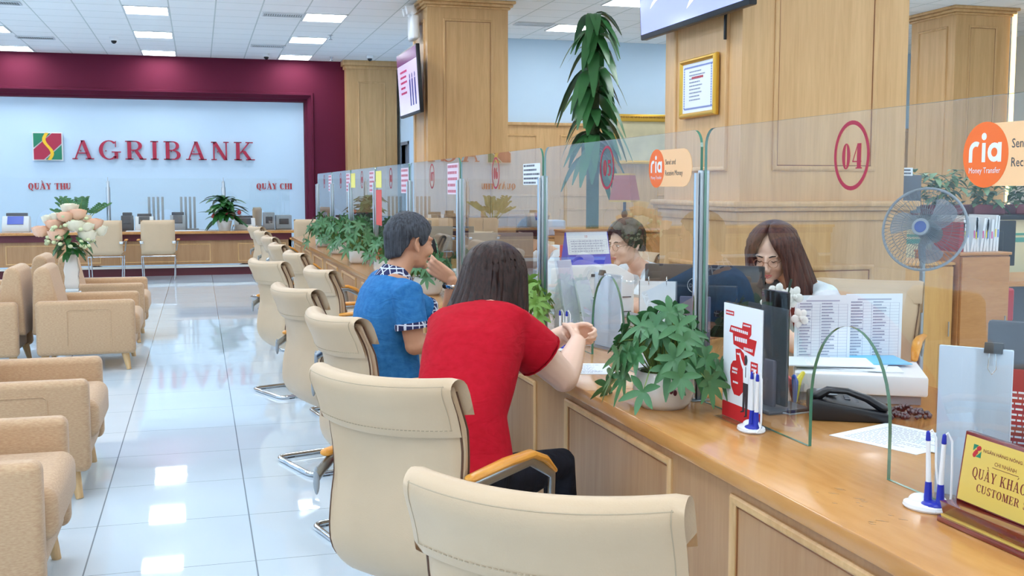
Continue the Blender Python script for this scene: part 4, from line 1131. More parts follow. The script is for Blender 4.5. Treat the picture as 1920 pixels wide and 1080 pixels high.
t = long_leaf_plant('potted_plant', 'broad-leaved plant with red blooms in a white pot on the far counter, right half', (.42, 19.66, .7605), [(.26, 26, 1.0), (.40, 24, 1.0), (.52, 16, .9)], .13, .17, .44, .13, M_LEAFD, trunk=.012, seed=5, droop=.42)
m = MB()
for k in range(5): m.ell((r.uniform(-.25, .25), -.15, .22 + r.random() * .1), (.035, .02, .04), nu=8, nv=5)
m.build('red_bloom', plain('dull_red_bloom', (170, 60, 60), .6), t)

# ------------------------------------------------------------------ wall screens
M_SCR = plain('screen_lilac', (150, 146, 190), 0.15, emit=.45)
def screen(label, x, y0, y1, z0, z1, base, tilt):
    t = thing('wall_screen', label, 'television', (x, y0, z0), 0)
    L, H = y1 - y0, z1 - z0
    rot = Matrix.Rotation(-tilt, 4, 'Y')
    def o(n, mb, mat, par=t, **k):
        mb.v = [tuple(rot @ Vector(v)) for v in mb.v]; return mb.build(n, mat, par, **k)
    m = MB(); m.bbox(0, .05, 0, L, 0, H, .008, 2); body = o('casing', m, M_BLACK)
    m = MB(); m.box(-.002, .001, .02, L - .02, .035, H - .02); sc = o('display', m, base, smooth=False)
    m = MB(); m.box(.04, .14, L * .4, L * .6, H * .25, H * .6); o('bracket', m, M_BLACK, smooth=False)
    return t, sc, o, L, H
t, sc, o, L, H = screen('black-framed wall screen on the left column, showing lilac with small blue figures', 2.72, 13.75, 15.15, 2.45, 3.31, plain('screen_pale_lilac', (196, 186, 214), .15, emit=.55), .06)
m = MB(); m.box(-.004, -.001, .02, L - .02, H - .17, H - .02); o('banner', m, plain('screen_purple', (110, 60, 110), .2, emit=.3), sc, smooth=False)
m = MB()
for k, yy in enumerate((.16, .34, .50)):
    m.box(-.005, -.001, yy, yy + .07, .24, .46); m.box(-.005, -.001, yy + .005, yy + .03, .12, .24); m.box(-.005, -.001, yy + .04, yy + .065, .12, .24); m.ell((-.003, yy + .035, .50), (.002, .03, .035), nu=10, nv=6)
o('figure_shape', m, plain('screen_navy', (40, 50, 130), .3, emit=.2), sc, smooth=False)
m = MB(); rr_ = random.Random(3); rows(m, (-.003, L - .2, .28), (0, -1, 0), (0, 0, 1), (-.002, 0, 0), .55, .35, 5, .4, 3); o('screen_text', m, plain('screen_magenta', (190, 60, 110), .3, emit=.2), sc, smooth=False)
t, sc, o, L, H = screen('large wall screen glowing periwinkle blue, hung on the big column at the top edge', 2.93, 5.52, 7.06, 2.50, 3.38, plain('screen_periwinkle', (140, 150, 240), .1, emit=.75), .05)
m = MB()
for cx, cz, s in ((.35, .20, .16), (.95, .12, .2)):
    m.prism([(cx + s * a, cz + s * b) for a, b in ((-1, -.1), (-.4, .12), (.2, .2), (1, .5), (.4, .42), (-.3, .32), (-.8, .1))], (-.003, L, 0), (0, -1, 0), (0, 0, 1), (-.001, 0, 0))
o('screen_shape', m, plain('screen_white', (235, 238, 255), .2, emit=.8), sc, smooth=False)
m = MB(); m.tube([(3.05, 6.02, 2.62), (3.03, 6.0, 2.5), (3.04, 6.02, 2.38)], .010, 6); t = m.build('power_cable', M_BLACK); tag(t, 'short black cable hanging below the periwinkle screen', 'cable')
# certificate
t = thing('framed_certificate', 'gold-framed certificate with a blue patterned border on the big column', 'certificate', (3.055, 6.64, 1.945))
m = MB(); Lc, Hc = .51, .375
def cbox(n, mb, mat, par=t, **k):
    return mb.build(n, mat, par, **k)
moulding(m, 'x-', -Lc, 0, 0, Hc, 0.0, .035, .03)
cbox('frame', m, M_GOLD)
m = MB(); m.box(-.014, 0.012, -Lc + .03, -.03, .025, Hc - .025); cbox('paper', m, M_PAPER, smooth=False)
m = MB()
for i in range(26):
    for zz in (.05, Hc - .065): m.prism([(0, 0), (.007, .008), (.014, 0), (.007, -.008)], (-.0145, -.06 - i * .0155, zz + .008), (0, -1, 0), (0, 0, 1), (-.001, 0, 0))
for i in range(17):
    for yy in (-.055, -Lc + .065): m.prism([(0, 0), (.007, .008), (.014, 0), (.007, -.008)], (-.0145, yy + .007, .065 + i * .0155), (0, -1, 0), (0, 0, 1), (-.001, 0, 0))
cbox('border_pattern', m, plain('blue_border_print', (120, 140, 205), .7), smooth=False)
m = MB(); rows(m, (-.0145, -.12, .10), (0, -1, 0), (0, 0, 1), (-.0008, 0, 0), .27, .20, 9, .35, 6); cbox('printed_text', m, M_INKB, smooth=False)
m = MB(); rows(m, (-.0146, -.16, .24), (0, -1, 0), (0, 0, 1), (-.0008, 0, 0), .19, .018, 1, .8, 6, .1); cbox('red_title', m, M_REDV, smooth=False)
# emergency light on the left column
t = thing('emergency_light', 'white twin-head emergency light high on the left column above the screen', 'emergency light', (2.83, 14.45, 3.78))
m = MB(); m.bbox(-.07, .03, .0, .34, -.32, 0, .03, 3); m.build('case', M_WHITE, t)
for y in (.05, .27): m = MB(); m.tube([(-.02, y, .01), (-.06, y, .07), (-.14, y, .05)], [.05, .065, .055], 14); m.build('lamp_head', M_WHITE, t)
m = MB(); m.bbox(3.79, 3.87, 20.05, 20.25, 2.95, 3.1, .02, 2); tag(m.build('wall_camera', M_WHITE), 'small white camera on the white side wall, left of the wall screen', 'security camera')
# carved gilt frame on the back wainscot
t = thing('wall_picture', 'wide frame with a beaded gilt top rail on the wainscot, right of the hanging plant', 'picture', (6.75, 17.42, 1.9))
m = MB(); m.bbox(0, 2.2, -.02, .06, .72, .84, .01, 2); m.bbox(0, .06, -.01, .06, 0, .8, .01, 2); m.bbox(2.14, 2.2, -.01, .06, 0, .8, .01, 2); m.bbox(0, 2.2, -.01, .06, 0, .06, .01, 2); m.build('frame', M_GOLD, t)
m = MB()
for i in range(72): m.ell((.02 + i * .03, -.025, .79), (.012, .012, .02), nu=6, nv=4)
m.build('beading', plain('dark_gilt', (150, 110, 50), .4, .5), t)
m = MB(); m.box(.05, 2.15, .02, .05, .05, .74); m.build('picture_panel', plain('pale_picture', (206, 196, 160), .6, var=.3, vscale=3), t, smooth=False)

# ------------------------------------------------------------------ things on the far counter
def desk_machine(label, loc, w, d, h, mat, scr=None, cat='machine', name='counting_machine', rz=0):
    t = thing(name, label, cat, loc, rz)
    m = MB(); m.prism([(0, 0), (d, 0), (d, h * .75), (d * .75, h), (d * .35, h), (0, h * .4)], (-w / 2, 0, 0), (0, 1, 0), (0, 0, 1), (w, 0, 0)); m.build('body', mat, t, bevel=.008)
    m = MB(); m.prism([(.02, h * .46), (d * .33, h * .97), (d * .31, h * 1.0), (.0, h * .5)], (-w * .3, -.004, 0), (0, 1, 0), (0, 0, 1), (w * .6, 0, 0)); m.build('panel', scr or M_DGREY, t, smooth=False)
    m = MB(); m.bbox(-w * .4, w * .4, d * .7, d * .95, h * .95, h * 1.2, .01, 2); m.build('tray', M_DGREY, t)
    return t
Zt = .7605
desk_machine('white counting machine with a blue panel at the left end of the far counter', (-2.98, 20.0, Zt), .42, .3, .26, M_WHITE, plain('blue_panel', (60, 90, 200), .3))
desk_machine('pale note-counting machine between the two far visitor chairs, left one', (-.92, 19.98, Zt), .30, .26, .24, M_WHITE)
desk_machine('pale note-counting machine right of the right far chair', (-.36, 19.98, Zt), .26, .26, .26, M_GREY)
desk_machine('small dark machine right of the left far chair', (-1.20, 19.98, Zt), .20, .22, .26, M_DGREY)
for x, lab in ((-.72, 'upright grey slotted rack on the far counter, left of the right chair top'), (-.02 - .16, 'upright grey slotted rack on the far counter, behind the right-hand chair')):
    t = thing('slot_rack', lab, 'rack', (x, 20.27, Zt))
    for k in range(4): m = MB(); m.bbox(-.14 + k * .075, -.10 + k * .075, -.03, .03, .02, .58, .006, 2); m.build('slot_column', M_GREY, t)
    m = MB(); m.bbox(-.16, .17, -.05, .05, 0, .02, .005, 2); m.build('base', M_GREY, t)
for x, w_, h_, lab in ((1.20, .20, .30, 'taller grey box machine at the right end of the far counter'), (1.46, .28, .25, 'lower grey box with a handle at the right end of the far counter')):
    t = thing('counting_machine', lab, 'machine', (x, 20.0, Zt)); m = MB(); m.bbox(-w_ / 2, w_ / 2, 0, .25, 0, h_, .015, 2); m.build('body', M_GREY, t)
    m = MB(); m.bbox(-w_ * .3, w_ * .3, -.006, .01, h_ * .35, h_ * .75, .004, 2); m.build('panel', M_DGREY, t)
desk_machine('pale flat machine behind the leafy plant on the far counter', (.78, 19.98, Zt), .36, .3, .2, M_WHITE)
m = MB(); m.bbox(-1.2, .3, 19.55, 19.8, .7605, .767, .002, 1)
tag(m.build('document_pile', M_PAPER), 'low spread of papers on the far counter behind the right-hand chair', 'papers')
# ------------------------------------------------------------------ people
def V(*a): return Vector(a if len(a) == 3 else a[0])
def frame(fwd, up):
    f_ = Vector(fwd).normalized(); u_ = Vector(up); l_ = u_.cross(f_).normalized(); u_ = f_.cross(l_).normalized()
    return Matrix((f_, l_, u_)).transposed()       # columns: forward, left, up
def hand(mb, wrist, d, n, side, curl=(.5, .7, .5), s=1.0, thumb=(.6, .4), spread=.08):
    """palm with five separate fingers. d: wrist to knuckles, n: direction the palm faces, side: +1/-1 where the thumb sits along d x n"""
    w_ = Vector(wrist); d = Vector(d).normalized(); n = (Vector(n) - d * Vector(n).dot(d)).normalized(); a = d.cross(n).normalized() * side
    for k in range(4):
        off = (1.5 - k) * .019 * s
        b = w_ + d * (.004 * s) + a * off * .55; e = w_ + d * ((.088 - abs(k - 1.2) * .004) * s) + a * off
        mb.tube([b, b.lerp(e, .5) - n * .004, e], [.014 * s, .0145 * s, .0105 * s], 8, round_ends=True)
        L_ = (.042, .046, .043, .034)[k] * s
        p = e; dd = (d + a * (1.5 - k) * spread).normalized(); ang = 0; pts = [p]; 
        for j, (c, f_) in enumerate(zip(curl, (1, .62, .5))):
            ang += c * (1 + .08 * k)
            q = p + (dd * math.cos(ang) + n * math.sin(ang)) * L_ * f_; pts.append(q); p = q
        mb.tube(pts, [.0102 * s, .0092 * s, .0085 * s, .0072 * s], 8, round_ends=True)
    b = w_ + d * .022 * s + a * .026 * s + n * .004
    t1 = b + (d * math.cos(thumb[0]) + a * math.sin(thumb[0]) + n * .35).normalized() * .038 * s
    t2 = t1 + (d * math.cos(thumb[1]) + a * math.sin(thumb[1]) + n * .55).normalized() * .030 * s
    t3 = t2 + (d + n * .6).normalized() * .022 * s
    mb.tube([b - d * .012 * s, b, t1, t2, t3], [.013 * s, .0145 * s, .0118 * s, .0105 * s, .0085 * s], 8, round_ends=True)
def head_shape(mb, c, R, s=1.0, fem=False, neck=None):
    T0 = mb.T; mb.T = Matrix.Translation(c) @ (R.to_4x4()) @ Matrix.Scale(s, 4)
    mb.ell((-.012, 0, .03), (.096, .076, .088), nu=24, nv=16)
    mb.ell((.030, 0, -.015), (.062, .062, .085), nu=20, nv=12)
    j = .9 if fem else 1.0
    mb.ell((.036, 0, -.068), (.048 * j, .050 * j, .040), nu=18, nv=10)
    mb.ell((.012, 0, -.055), (.058, .056 * j, .045), nu=18, nv=10)
    mb.ell((.078, 0, -.094), (.017, .020, .016))
    for q in (-1, 1):
        mb.ell((.056, q * .036, -.028), (.032, .026, .030))
        mb.ell((.078, q * .030, .026), (.014, .026, .008))
        mb.ell((.103, q * .010, -.036), (.010, .0085, .008))
        mb.ell((.078, q * .031, .006), (.011, .016, .010))
        # ear: bowl with a rim and a lobe
        mb.ell((-.012, q * .078, -.006), (.016, .007, .028))
        mb.tube([(-.002, q * .080, -.026), (-.008, q * .086, -.034), (-.018, q * .088, -.022), (-.028, q * .090, .0), (-.024, q * .090, .022), (-.010, q * .086, .028), (.002, q * .081, .018)], [.006, .0065, .005, .005, .005, .005, .004], 6, round_ends=True)
    mb.tube([(.090, 0, .022), (.100, 0, -.002), (.112, 0, -.026), (.110, 0, -.038)], [.0075, .008, .0105, .007], 10, round_ends=True)
    mb.tube([(.093, -.020, -.0610), (.102, -.008, -.0575), (.103, 0, -.0590), (.102, .008, -.0575), (.093, .020, -.0610)], [.002, .0048, .0050, .0048, .002], 8, round_ends=True)
    mb.tube([(.092, -.017, -.0665), (.101, 0, -.0700), (.092, .017, -.0665)], [.002, .0058, .002], 8, round_ends=True)
    mb.T = T0
def face_parts(parent, c, R, s=1.0, closed=False, lip=True, glasses=False, brow=(30, 22, 20), specs=(60, 50, 50)):
    X = Matrix.Translation(c) @ (R.to_4x4()) @ Matrix.Scale(s, 4)
    def mk(name, fn, mat):
        m = MB(); m.T = X; fn(m); return m.build(name, mat, parent)
    for q in (-1, 1):
        if not closed:
            e = mk('eye', lambda m: m.ell((.0815, q * .031, .0055), (.0085, .0125, .0058)), M_EYEW)
            mk('iris', lambda m: m.ell((.0880, q * .031, .0045), (.003, .0052, .0050)), M_EYED).parent = e
        mk('eyelash', lambda m: m.tube([(.085, q * .018, .004 if closed else .009), (.0925, q * .031, .001 if closed else .0135), (.083, q * .046, .005 if closed else .010)], [.001, .0022, .0012], 6), M_EYED)
        mk('eyebrow', lambda m: m.tube([(.093, q * .014, .024), (.094, q * .030, .030), (.080, q * .052, .026)], [.0025, .0034, .0014], 6), plain('eyebrow_%d' % brow[0], brow, .7))
    if lip:
        mk('lips', lambda m: (m.tube([(.0935, -.019, -.0612), (.1040, -.007, -.0583), (.1048, 0, -.0592), (.1040, .007, -.0583), (.0935, .019, -.0612)], [.0018, .0040, .0042, .0040, .0018], 8), m.tube([(.0925, -.016, -.0662), (.1035, 0, -.0690), (.0925, .016, -.0662)], [.0018, .0050, .0018], 8)), M_LIP)
    if glasses:
        def g(m):
            for q in (-1, 1):
                m.tube([(.104 + .0 * math.cos(a), q * .033 + .022 * math.cos(a), .0 + .019 * math.sin(a)) for a in [2 * PI * k / 20 for k in range(20)]], .0013, 6, closed=True)
                m.tube([(.104, q * .055, .004), (.06, q * .074, .008), (-.01, q * .084, .006)], .0014, 6)
            m.tube([(.104, -.011, .003), (.108, 0, .006), (.104, .011, .003)], .0013, 6)
        mk('spectacles', g, plain('spectacle_wire', specs, .25, .6))
def hair_long(parent, c, R, s, mat, zend, flare, open_top, open_bot, name='hair', th=.028, part=0.0, seed=1, strands=26, inward=.0, rtop=(.112, .096, .100)):
    """hair falling from the crown; zend(th) lower end, gap for the face of half angle open_*"""
    X = Matrix.Translation(c) @ (R.to_4x4()) @ Matrix.Scale(s, 4); r = random.Random(seed)
    ph = [r.random() * 6 for _ in range(6)]
    NU, NV = 88, 34
    def fn(u, v):
        op = open_top + (open_bot - open_top) * min(1, max(0, (v - .12) / .3))
        a = op + (2 * PI - 2 * op) * u
        wob = .0045 * math.sin(strands * a + ph[0] + 3 * v) + .0030 * math.sin(strands * 2.3 * a + ph[1] - 2 * v)
        wob *= min(1, v * 3)
        if v < .38:
            f_ = v / .38 * PI / 2
            rr = math.sin(f_); z = .035 + (rtop[2]) * math.cos(f_)
            return (-.012 + (rtop[0] + wob) * rr * math.cos(a), (rtop[1] + wob) * rr * math.sin(a), z)
        q = (v - .38) / .62
        ze = zend(a) + .006 * math.sin(strands * 1.7 * a + ph[2])
        z = .035 + (ze - .035) * q
        fl_ = flare(q, a) + wob
        return (-.012 + (rtop[0] + fl_) * math.cos(a), (rtop[1] + fl_) * math.sin(a), z)
    m = MB(); m.T = X; m.pad(fn, NU, NV, th, .045)
    return m.build(name, mat, parent, angle=75)
def hair_short(parent, c, R, s, mat, zend, name='hair', rr=(.104, .084, .098), seed=1, th=.016):
    """cropped hair: dome to the hairline; zend(a) is the height of the hairline round the head"""
    X = Matrix.Translation(c) @ (R.to_4x4()) @ Matrix.Scale(s, 4)
    def fn(u, v):
        a = 2 * PI * u; ze = zend(a)
        if ze >= .034:
            f_ = v * math.acos(max(-1, min(1, (ze - .034) / rr[2]))); ra, z = math.sin(f_), .034 + rr[2] * math.cos(f_)
        elif v < .6: f_ = v / .6 * PI / 2; ra, z = math.sin(f_), .034 + rr[2] * math.cos(f_)
        else: q = (v - .6) / .4; z = .034 + (ze - .034) * q; ra = 1 - .55 * max(0, .034 - z) ** 1.0 * 2.6 * (1 if math.cos(a) < .2 else .3)
        p = Vector((ra * math.cos(a), ra * math.sin(a), z * 9))
        k = 1 + .03 * noise.noise(p * 7 + Vector((seed, 0, 0))) + .03 * noise.noise(p * 19)
        return (-.014 + rr[0] * ra * math.cos(a) * k, rr[1] * ra * math.sin(a) * k, z + .006 * noise.noise(p * 6) * (1 - v))
    m = MB(); m.T = X; m.pad(fn, 80, 34, th, .03)
    return m.build(name, mat, parent, angle=75)
def torso_rings(mb, rings, grow=0.0, n=28):
    """rings: (centre, half width, half depth, frame)"""
    out = []
    for (c, hw, hd, R) in rings:
        ring = []
        for k in range(n):
            a = 2 * PI * k / n; ca, sa = math.cos(a), math.sin(a)
            x = (hd + grow) * math.copysign(abs(ca) ** .85, ca); y = (hw + grow) * math.copysign(abs(sa) ** .85, sa)
            ring.append(tuple(Vector(c) + R @ Vector((x, y, 0))))
        out.append(ring)
    mb.loft(out)

def build_person(label, name, J, skin, shirt, trousers, fwd, hw=.165, fem=True, voxel=.006, sleeve=.62, shoes=M_BLACK, head_fwd=None, head_up=(0, 0, 1), hs=1.0, hands=None, cuff=None, fat=1.0, collar=None, belly=0.0, slr=.062, armk=None):
    """J: world joints hip, waist, chest, shm (mid shoulders), shL, shR, elL, elR, wrL, wrR, head, kneeL, kneeR, ankL, ankR"""
    o = Vector((J['hip'][0], J['hip'][1], 0)); t = thing(name, label, 'person', o)
    Jl = {k: Vector(v) - o for k, v in J.items()}
    F = Vector(fwd).normalized()
    up1 = (Jl['chest'] - Jl['waist']).normalized(); up0 = Vector((0, 0, 1))
    lat = (Jl['shL'] - Jl['shR']).normalized()
    def fr(up):
        up = Vector(up).normalized(); l_ = (lat - up * lat.dot(up)).normalized(); f_ = l_.cross(up).normalized()
        return Matrix((f_, l_, up)).transposed()
    hip, wa, ch, sm = Jl['hip'], Jl['waist'], Jl['chest'], Jl['shm']
    up2 = (sm - ch).normalized()
    nk = sm + (Jl['head'] - sm) * .32
    rings = [(hip - up0 * .10, hw * .75, .10, fr(up0)), (hip - up0 * .05, hw * 1.02, .125, fr(up0)), (hip + up0 * .03, hw * 1.04, .125, fr(up0)),
             (hip.lerp(wa, .5), hw * .96, .115 + belly * .6, fr(up0)), (wa, hw * (.88 if not armk else .86), .105 + belly, fr(up0.lerp(up1, .5))), (wa.lerp(ch, .5), hw * .94, .11 + belly * .6, fr(up1)),
             (ch, hw * 1.0, .118, fr(up1)), (ch.lerp(sm, .45), hw * 1.04, .108, fr(up2)), (ch.lerp(sm, .78), hw * (.98 if not armk else 1.16), .090, fr(up2)), (sm, hw * (.70 if not armk else .88), .064, fr(up2)), (sm + (nk - sm) * .6, .062, .055, fr(up2))]
    rings = [(c, a * fat, b * fat, R) for c, a, b, R in rings]
    HR = frame(head_fwd or fwd, head_up)
    body = MB(); torso_rings(body, rings)
    hb = Jl['head'] + HR @ Vector((-.022, 0, -.055)) * hs
    body.tube([sm - up2 * .03, sm.lerp(hb, .5), hb], [.062 if fem else .072, .047 if fem else .058, .05 if fem else .058], 16, round_ends=True)
    head_shape(body, Jl['head'], HR, hs, fem)
    ar = armk or (.9 if fem else 1.08)
    for sd in 'LR':
        sh, el, wr = Jl['sh' + sd], Jl['el' + sd], Jl['wr' + sd]
        body.tube([sh, sh.lerp(el, .5), el], [.052 * ar, .048 * ar * fat, .039 * ar * fat], 14, round_ends=True)
        body.tube([el, el.lerp(wr, .35), wr], [.040 * ar * fat, .039 * ar * fat, .026 * ar], 14, round_ends=True)
        hd = (hands or {}).get(sd)
        if hd:
            for kk in hd: hand(body, wr, kk['d'], kk['n'], kk['side'], kk.get('curl', (.5, .7, .5)), kk.get('s', .95 if fem else 1.05), kk.get('thumb', (.6, .4)))
    for sd in 'LR':
        kn, an = Jl['knee' + sd], Jl['ank' + sd]
        h0 = hip + (lat if sd == 'L' else -lat) * hw * .5 - up0 * .02
        body.tube([h0, h0.lerp(kn, .5), kn, kn.lerp(an, .4), an], [.075, .068, .052, .050, .034], 12, round_ends=True)
    bo = body.build('body', skin, t, remesh=voxel, smooth_it=3)
    sb = MB(); torso_rings(sb, rings[2:10], .014)
    sb.tube([rings[9][0] - up2 * .02, rings[9][0] + (nk - sm) * .45], [.085, .066 if fem else .074], 18)
    for sd in 'LR':
        sh, el = Jl['sh' + sd], Jl['el' + sd]; inn = sh.lerp(ch.lerp(sm, .6), .35)
        sb.tube([inn, sh, sh.lerp(el, sleeve * .5), sh.lerp(el, sleeve)], [.07, slr * ar * 1.02, slr * ar * fat, slr * ar * fat * 1.02], 16)
    so = sb.build('shirt', shirt, t, remesh=.008, smooth_it=4)
    for sd in 'LR':
        sh, el = Jl['sh' + sd], Jl['el' + sd]; d = (el - sh).normalized(); e = sh.lerp(el, sleeve)
        m = MB(); rr = slr * ar * fat * 1.02 + .001
        if cuff:
            m.tube([e - d * .024, e - d * .010, e + d * .004, e + d * .005], [rr + .001, rr + .003, rr + .002, rr * .7], 20)
            m.build('sleeve_cuff', cuff, so)
        else:
            m.tube([e + d * (.001 + .004 * math.sin(b)) + Vector((0, 0, 0)) for b in (0, 1)], [rr * .99, rr * .985], 20); m.build('sleeve_hem', shirt, so)
    tr = MB(); torso_rings(tr, [(c, a, b, R) for c, a, b, R in rings[0:4]], .006)
    for sd in 'LR':
        kn, an = Jl['knee' + sd], Jl['ank' + sd]
        h0 = hip + (lat if sd == 'L' else -lat) * hw * .5 - up0 * .02
        tr.tube([h0, h0.lerp(kn, .5), kn, kn.lerp(an, .4), an], [.088, .08, .064, .062, .052], 14, round_ends=True)
    tr.build('trousers', trousers, t, remesh=.009, smooth_it=4)
    for sd in 'LR':
        an = Jl['ank' + sd]; m = MB(); a0 = Vector((an.x, an.y, 0))
        m.tube([a0 - F * .05 + Vector((0, 0, .045)), a0 + F * .05 + Vector((0, 0, .045)), a0 + F * .16 + Vector((0, 0, .030))], [.040, .044, .030], 12, round_ends=True)
        m.build('shoe', shoes, t)
    return t, Jl, HR, bo, so, rings, fr, up2
def clear(o_, names): pass

# plaid for collar and cuffs
def plaid():
    m, nt, p = new_mat('navy_plaid'); N = nt.nodes.new; L = nt.links.new
    tc = N('ShaderNodeTexCoord'); sp = N('ShaderNodeSeparateXYZ'); L(tc.outputs['Object'], sp.inputs[0]); prev = None
    for ax, k in (('X', 34), ('Y', 34), ('Z', 30)):
        a = N('ShaderNodeMath'); a.operation = 'MULTIPLY'; a.inputs[1].default_value = k; L(sp.outputs[ax], a.inputs[0])
        b = N('ShaderNodeMath'); b.operation = 'FRACT'; L(a.outputs[0], b.inputs[0])
        c = N('ShaderNodeMath'); c.operation = 'LESS_THAN'; c.inputs[1].default_value = .16; L(b.outputs[0], c.inputs[0])
        if prev is None: prev = c
        else:
            d = N('ShaderNodeMath'); d.operation = 'MAXIMUM'; L(prev.outputs[0], d.inputs[0]); L(c.outputs[0], d.inputs[1]); prev = d
    mc = N('ShaderNodeMix'); mc.data_type = 'RGBA'; L(prev.outputs[0], mc.inputs['Factor']); mc.inputs['A'].default_value = (*lin((34, 38, 84)), 1); mc.inputs['B'].default_value = (*lin((206, 212, 224)), 1)
    L(mc.outputs['Result'], p.inputs['Base Color']); p.inputs['Roughness'].default_value = .85
    return m
M_PLAID = plaid()
M_REDT = cloth('red_jersey', (186, 14, 38), (174, 8, 30), .28, (2.2, 2.2, 6))
M_DENIM = cloth('blue_denim_shirt', (58, 126, 184), (40, 104, 164), .3, (3, 3, 8))
M_TROU = cloth('black_trousers', (30, 32, 42), (22, 24, 32), .4, (6, 6, 3))
M_TROUB = cloth('dark_blue_jeans', (44, 54, 84), (32, 42, 70), .4)
M_WSHIRT = cloth('white_blouse', (230, 240, 246), (220, 232, 240), .35)
H_DARK = hair_mat('dark_brown_hair', (62, 38, 32), (20, 12, 12), .38)
H_GREY = hair_mat('greying_black_hair', (78, 82, 90), (30, 32, 38), .55)
H_BROWN = hair_mat('reddish_brown_hair', (98, 58, 46), (50, 28, 26), .35)

# --- the woman in red, seen from behind
def ang(a, z=0): return (math.cos(math.radians(a)), math.sin(math.radians(a)), z)
fw = ang(52)
J = dict(hip=(.80, 3.42, .55), waist=(.825, 3.51, .75), chest=(.90, 3.66, .92), shm=(.975, 3.80, 1.035),
         shL=(.872, 3.872, .985), shR=(1.070, 3.71, .99), elR=(1.265, 3.74, .810), wrR=(1.39, 3.95, .905), elL=(1.225, 4.22, .80), wrL=(1.395, 4.045, .94),
         head=(1.06, 3.93, 1.155), kneeL=(.98, 3.90, .53), kneeR=(1.20, 3.60, .53), ankL=(1.12, 3.98, .08), ankR=(1.24, 3.66, .08))
hd = {'R': [dict(d=(.035, .10, .03), n=(-.85, .25, -.3), side=1, curl=(1.25, 1.3, .9), s=.95)], 'L': [dict(d=(.12, -.06, -.01), n=(-.25, -.85, -.35), side=-1, curl=(.85, 1.0, .7), s=.92)]}
t, Jl, HR, bo, so, rg, fr_, u2 = build_person('woman in a red polo shirt with a dark brown bob, leaning on the counter', 'person', J, M_SKIN2, M_REDT, M_TROU, fw, hw=.152, fem=True, voxel=.0055, sleeve=.50, head_fwd=ang(38, -.22), head_up=(.05, .1, 1), hs=1.0, hands=hd, fat=1.06, belly=.012, slr=.068, armk=1.28)
face_parts(t, Jl['head'], HR, 1.0, closed=True)
hair_long(t, Jl['head'], HR, 1.0, H_DARK, lambda a: -.222 + .035 * math.sin(a) - .01 * math.cos(a), lambda q, a: .004 + .026 * q + .012 * q * q * math.sin(a) + .045 * q * q * max(0, -math.cos(a)), .25, .75, seed=3, th=.034, strands=34, rtop=(.112, .098, .096))
m = MB(); c0 = rg[9][0]
R_c = fr_(u2)
m.tube([tuple(c0 + u2 * .012 + R_c @ Vector((.062 * math.cos(a), .072 * math.sin(a), .012 * math.cos(a)))) for a in [2 * PI * k / 24 for k in range(24)]], .012, 8, closed=True, flat=1.6)
m.build('collar', M_REDT, so)

# --- the man in blue, seen from his right side
fw = ang(18)
J = dict(hip=(.82, 4.93, .55), waist=(.80, 4.93, .76), chest=(.805, 4.94, .94), shm=(.85, 4.955, 1.085),
         shR=(.875, 4.745, 1.035), shL=(.82, 5.155, 1.045), elR=(.90, 4.72, .805), wrR=(1.14, 4.80, .845), elL=(1.20, 5.36, .805), wrL=(1.195, 5.27, 1.045),
         head=(.935, 4.985, 1.245), kneeR=(1.16, 4.92, .53), kneeL=(1.10, 5.22, .53), ankR=(1.22, 4.96, .08), ankL=(1.20, 5.24, .08))
hd = {'L': [dict(d=(-.80, -.08, .55), n=(.15, 1, .15), side=-1, curl=(.35, .6, .4), s=1.0, thumb=(.12, .0))], 'R': [dict(d=(.2, .08, -.02), n=(0, 0, -1), side=1, curl=(.3, .4, .3), s=1.02)]}
t, Jl, HR, bo, so, rg, fr_, u2 = build_person('man in a blue denim shirt with plaid collar and cuffs, hand raised to his chin', 'person', J, M_SKIN, M_DENIM, M_TROUB, fw, hw=.178, fem=False, voxel=.0055, sleeve=.66, head_fwd=ang(20, -.10), hs=1.06, hands=hd, cuff=M_PLAID, fat=1.0, belly=.03, slr=.066)
face_parts(t, Jl['head'], HR, 1.06, lip=False)
def interp(tab, d):
    for (a0, z0), (a1, z1) in zip(tab, tab[1:]):
        if d <= a1: return z0 + (z1 - z0) * (d - a0) / (a1 - a0)
    return tab[-1][1]
def hl(a):
    d = abs((a + PI) % (2 * PI) - PI)           # 0 front, pi back
    return interp([(0, .088), (.5, .080), (.75, .050), (.95, .045), (1.15, .01), (1.30, -.012), (1.45, .0), (1.55, .028), (1.85, .026), (2.05, -.02), (2.3, -.062), (3.2, -.078)], d)
hair_short(t, Jl['head'], HR, 1.06, H_GREY, hl, rr=(.105, .084, .096), seed=4)
R_c = fr_(u2); c0 = rg[9][0]
m = MB()
rings_ = []
for (z, rx, ry, tilt) in ((-.005, .100, .102, 0), (.022, .088, .090, 0), (.052, .074, .074, 0), (.054, .068, .068, 0), (.02, .076, .078, 0)):
    rings_.append([tuple(c0 + R_c @ Vector((.012 + rx * math.cos(a), ry * math.sin(a), z - .035 * max(0, math.cos(a))))) for a in [2 * PI * k / 28 for k in range(28)]])
m.loft(rings_, caps=False); m.build('collar', M_PLAID, so)
wr = Jl['wrL']; d = (Jl['wrL'] - Jl['elL']).normalized(); cc = wr - d * .025
m = MB(); Rw = frame(d, (0, 1, .1)); m.tube([tuple(cc + Rw @ Vector((0, .033 * math.cos(a), .031 * math.sin(a)))) for a in [2 * PI * k / 24 for k in range(24)]], .006, 8, closed=True, flat=1.8); wt = m.build('wristwatch', M_CHROME, t)
m = MB(); q = cc + Rw @ Vector((0, -.034, -.010)); m.ell(q, (.016, .008, .016)); m.build('dial', M_BLACK, wt)

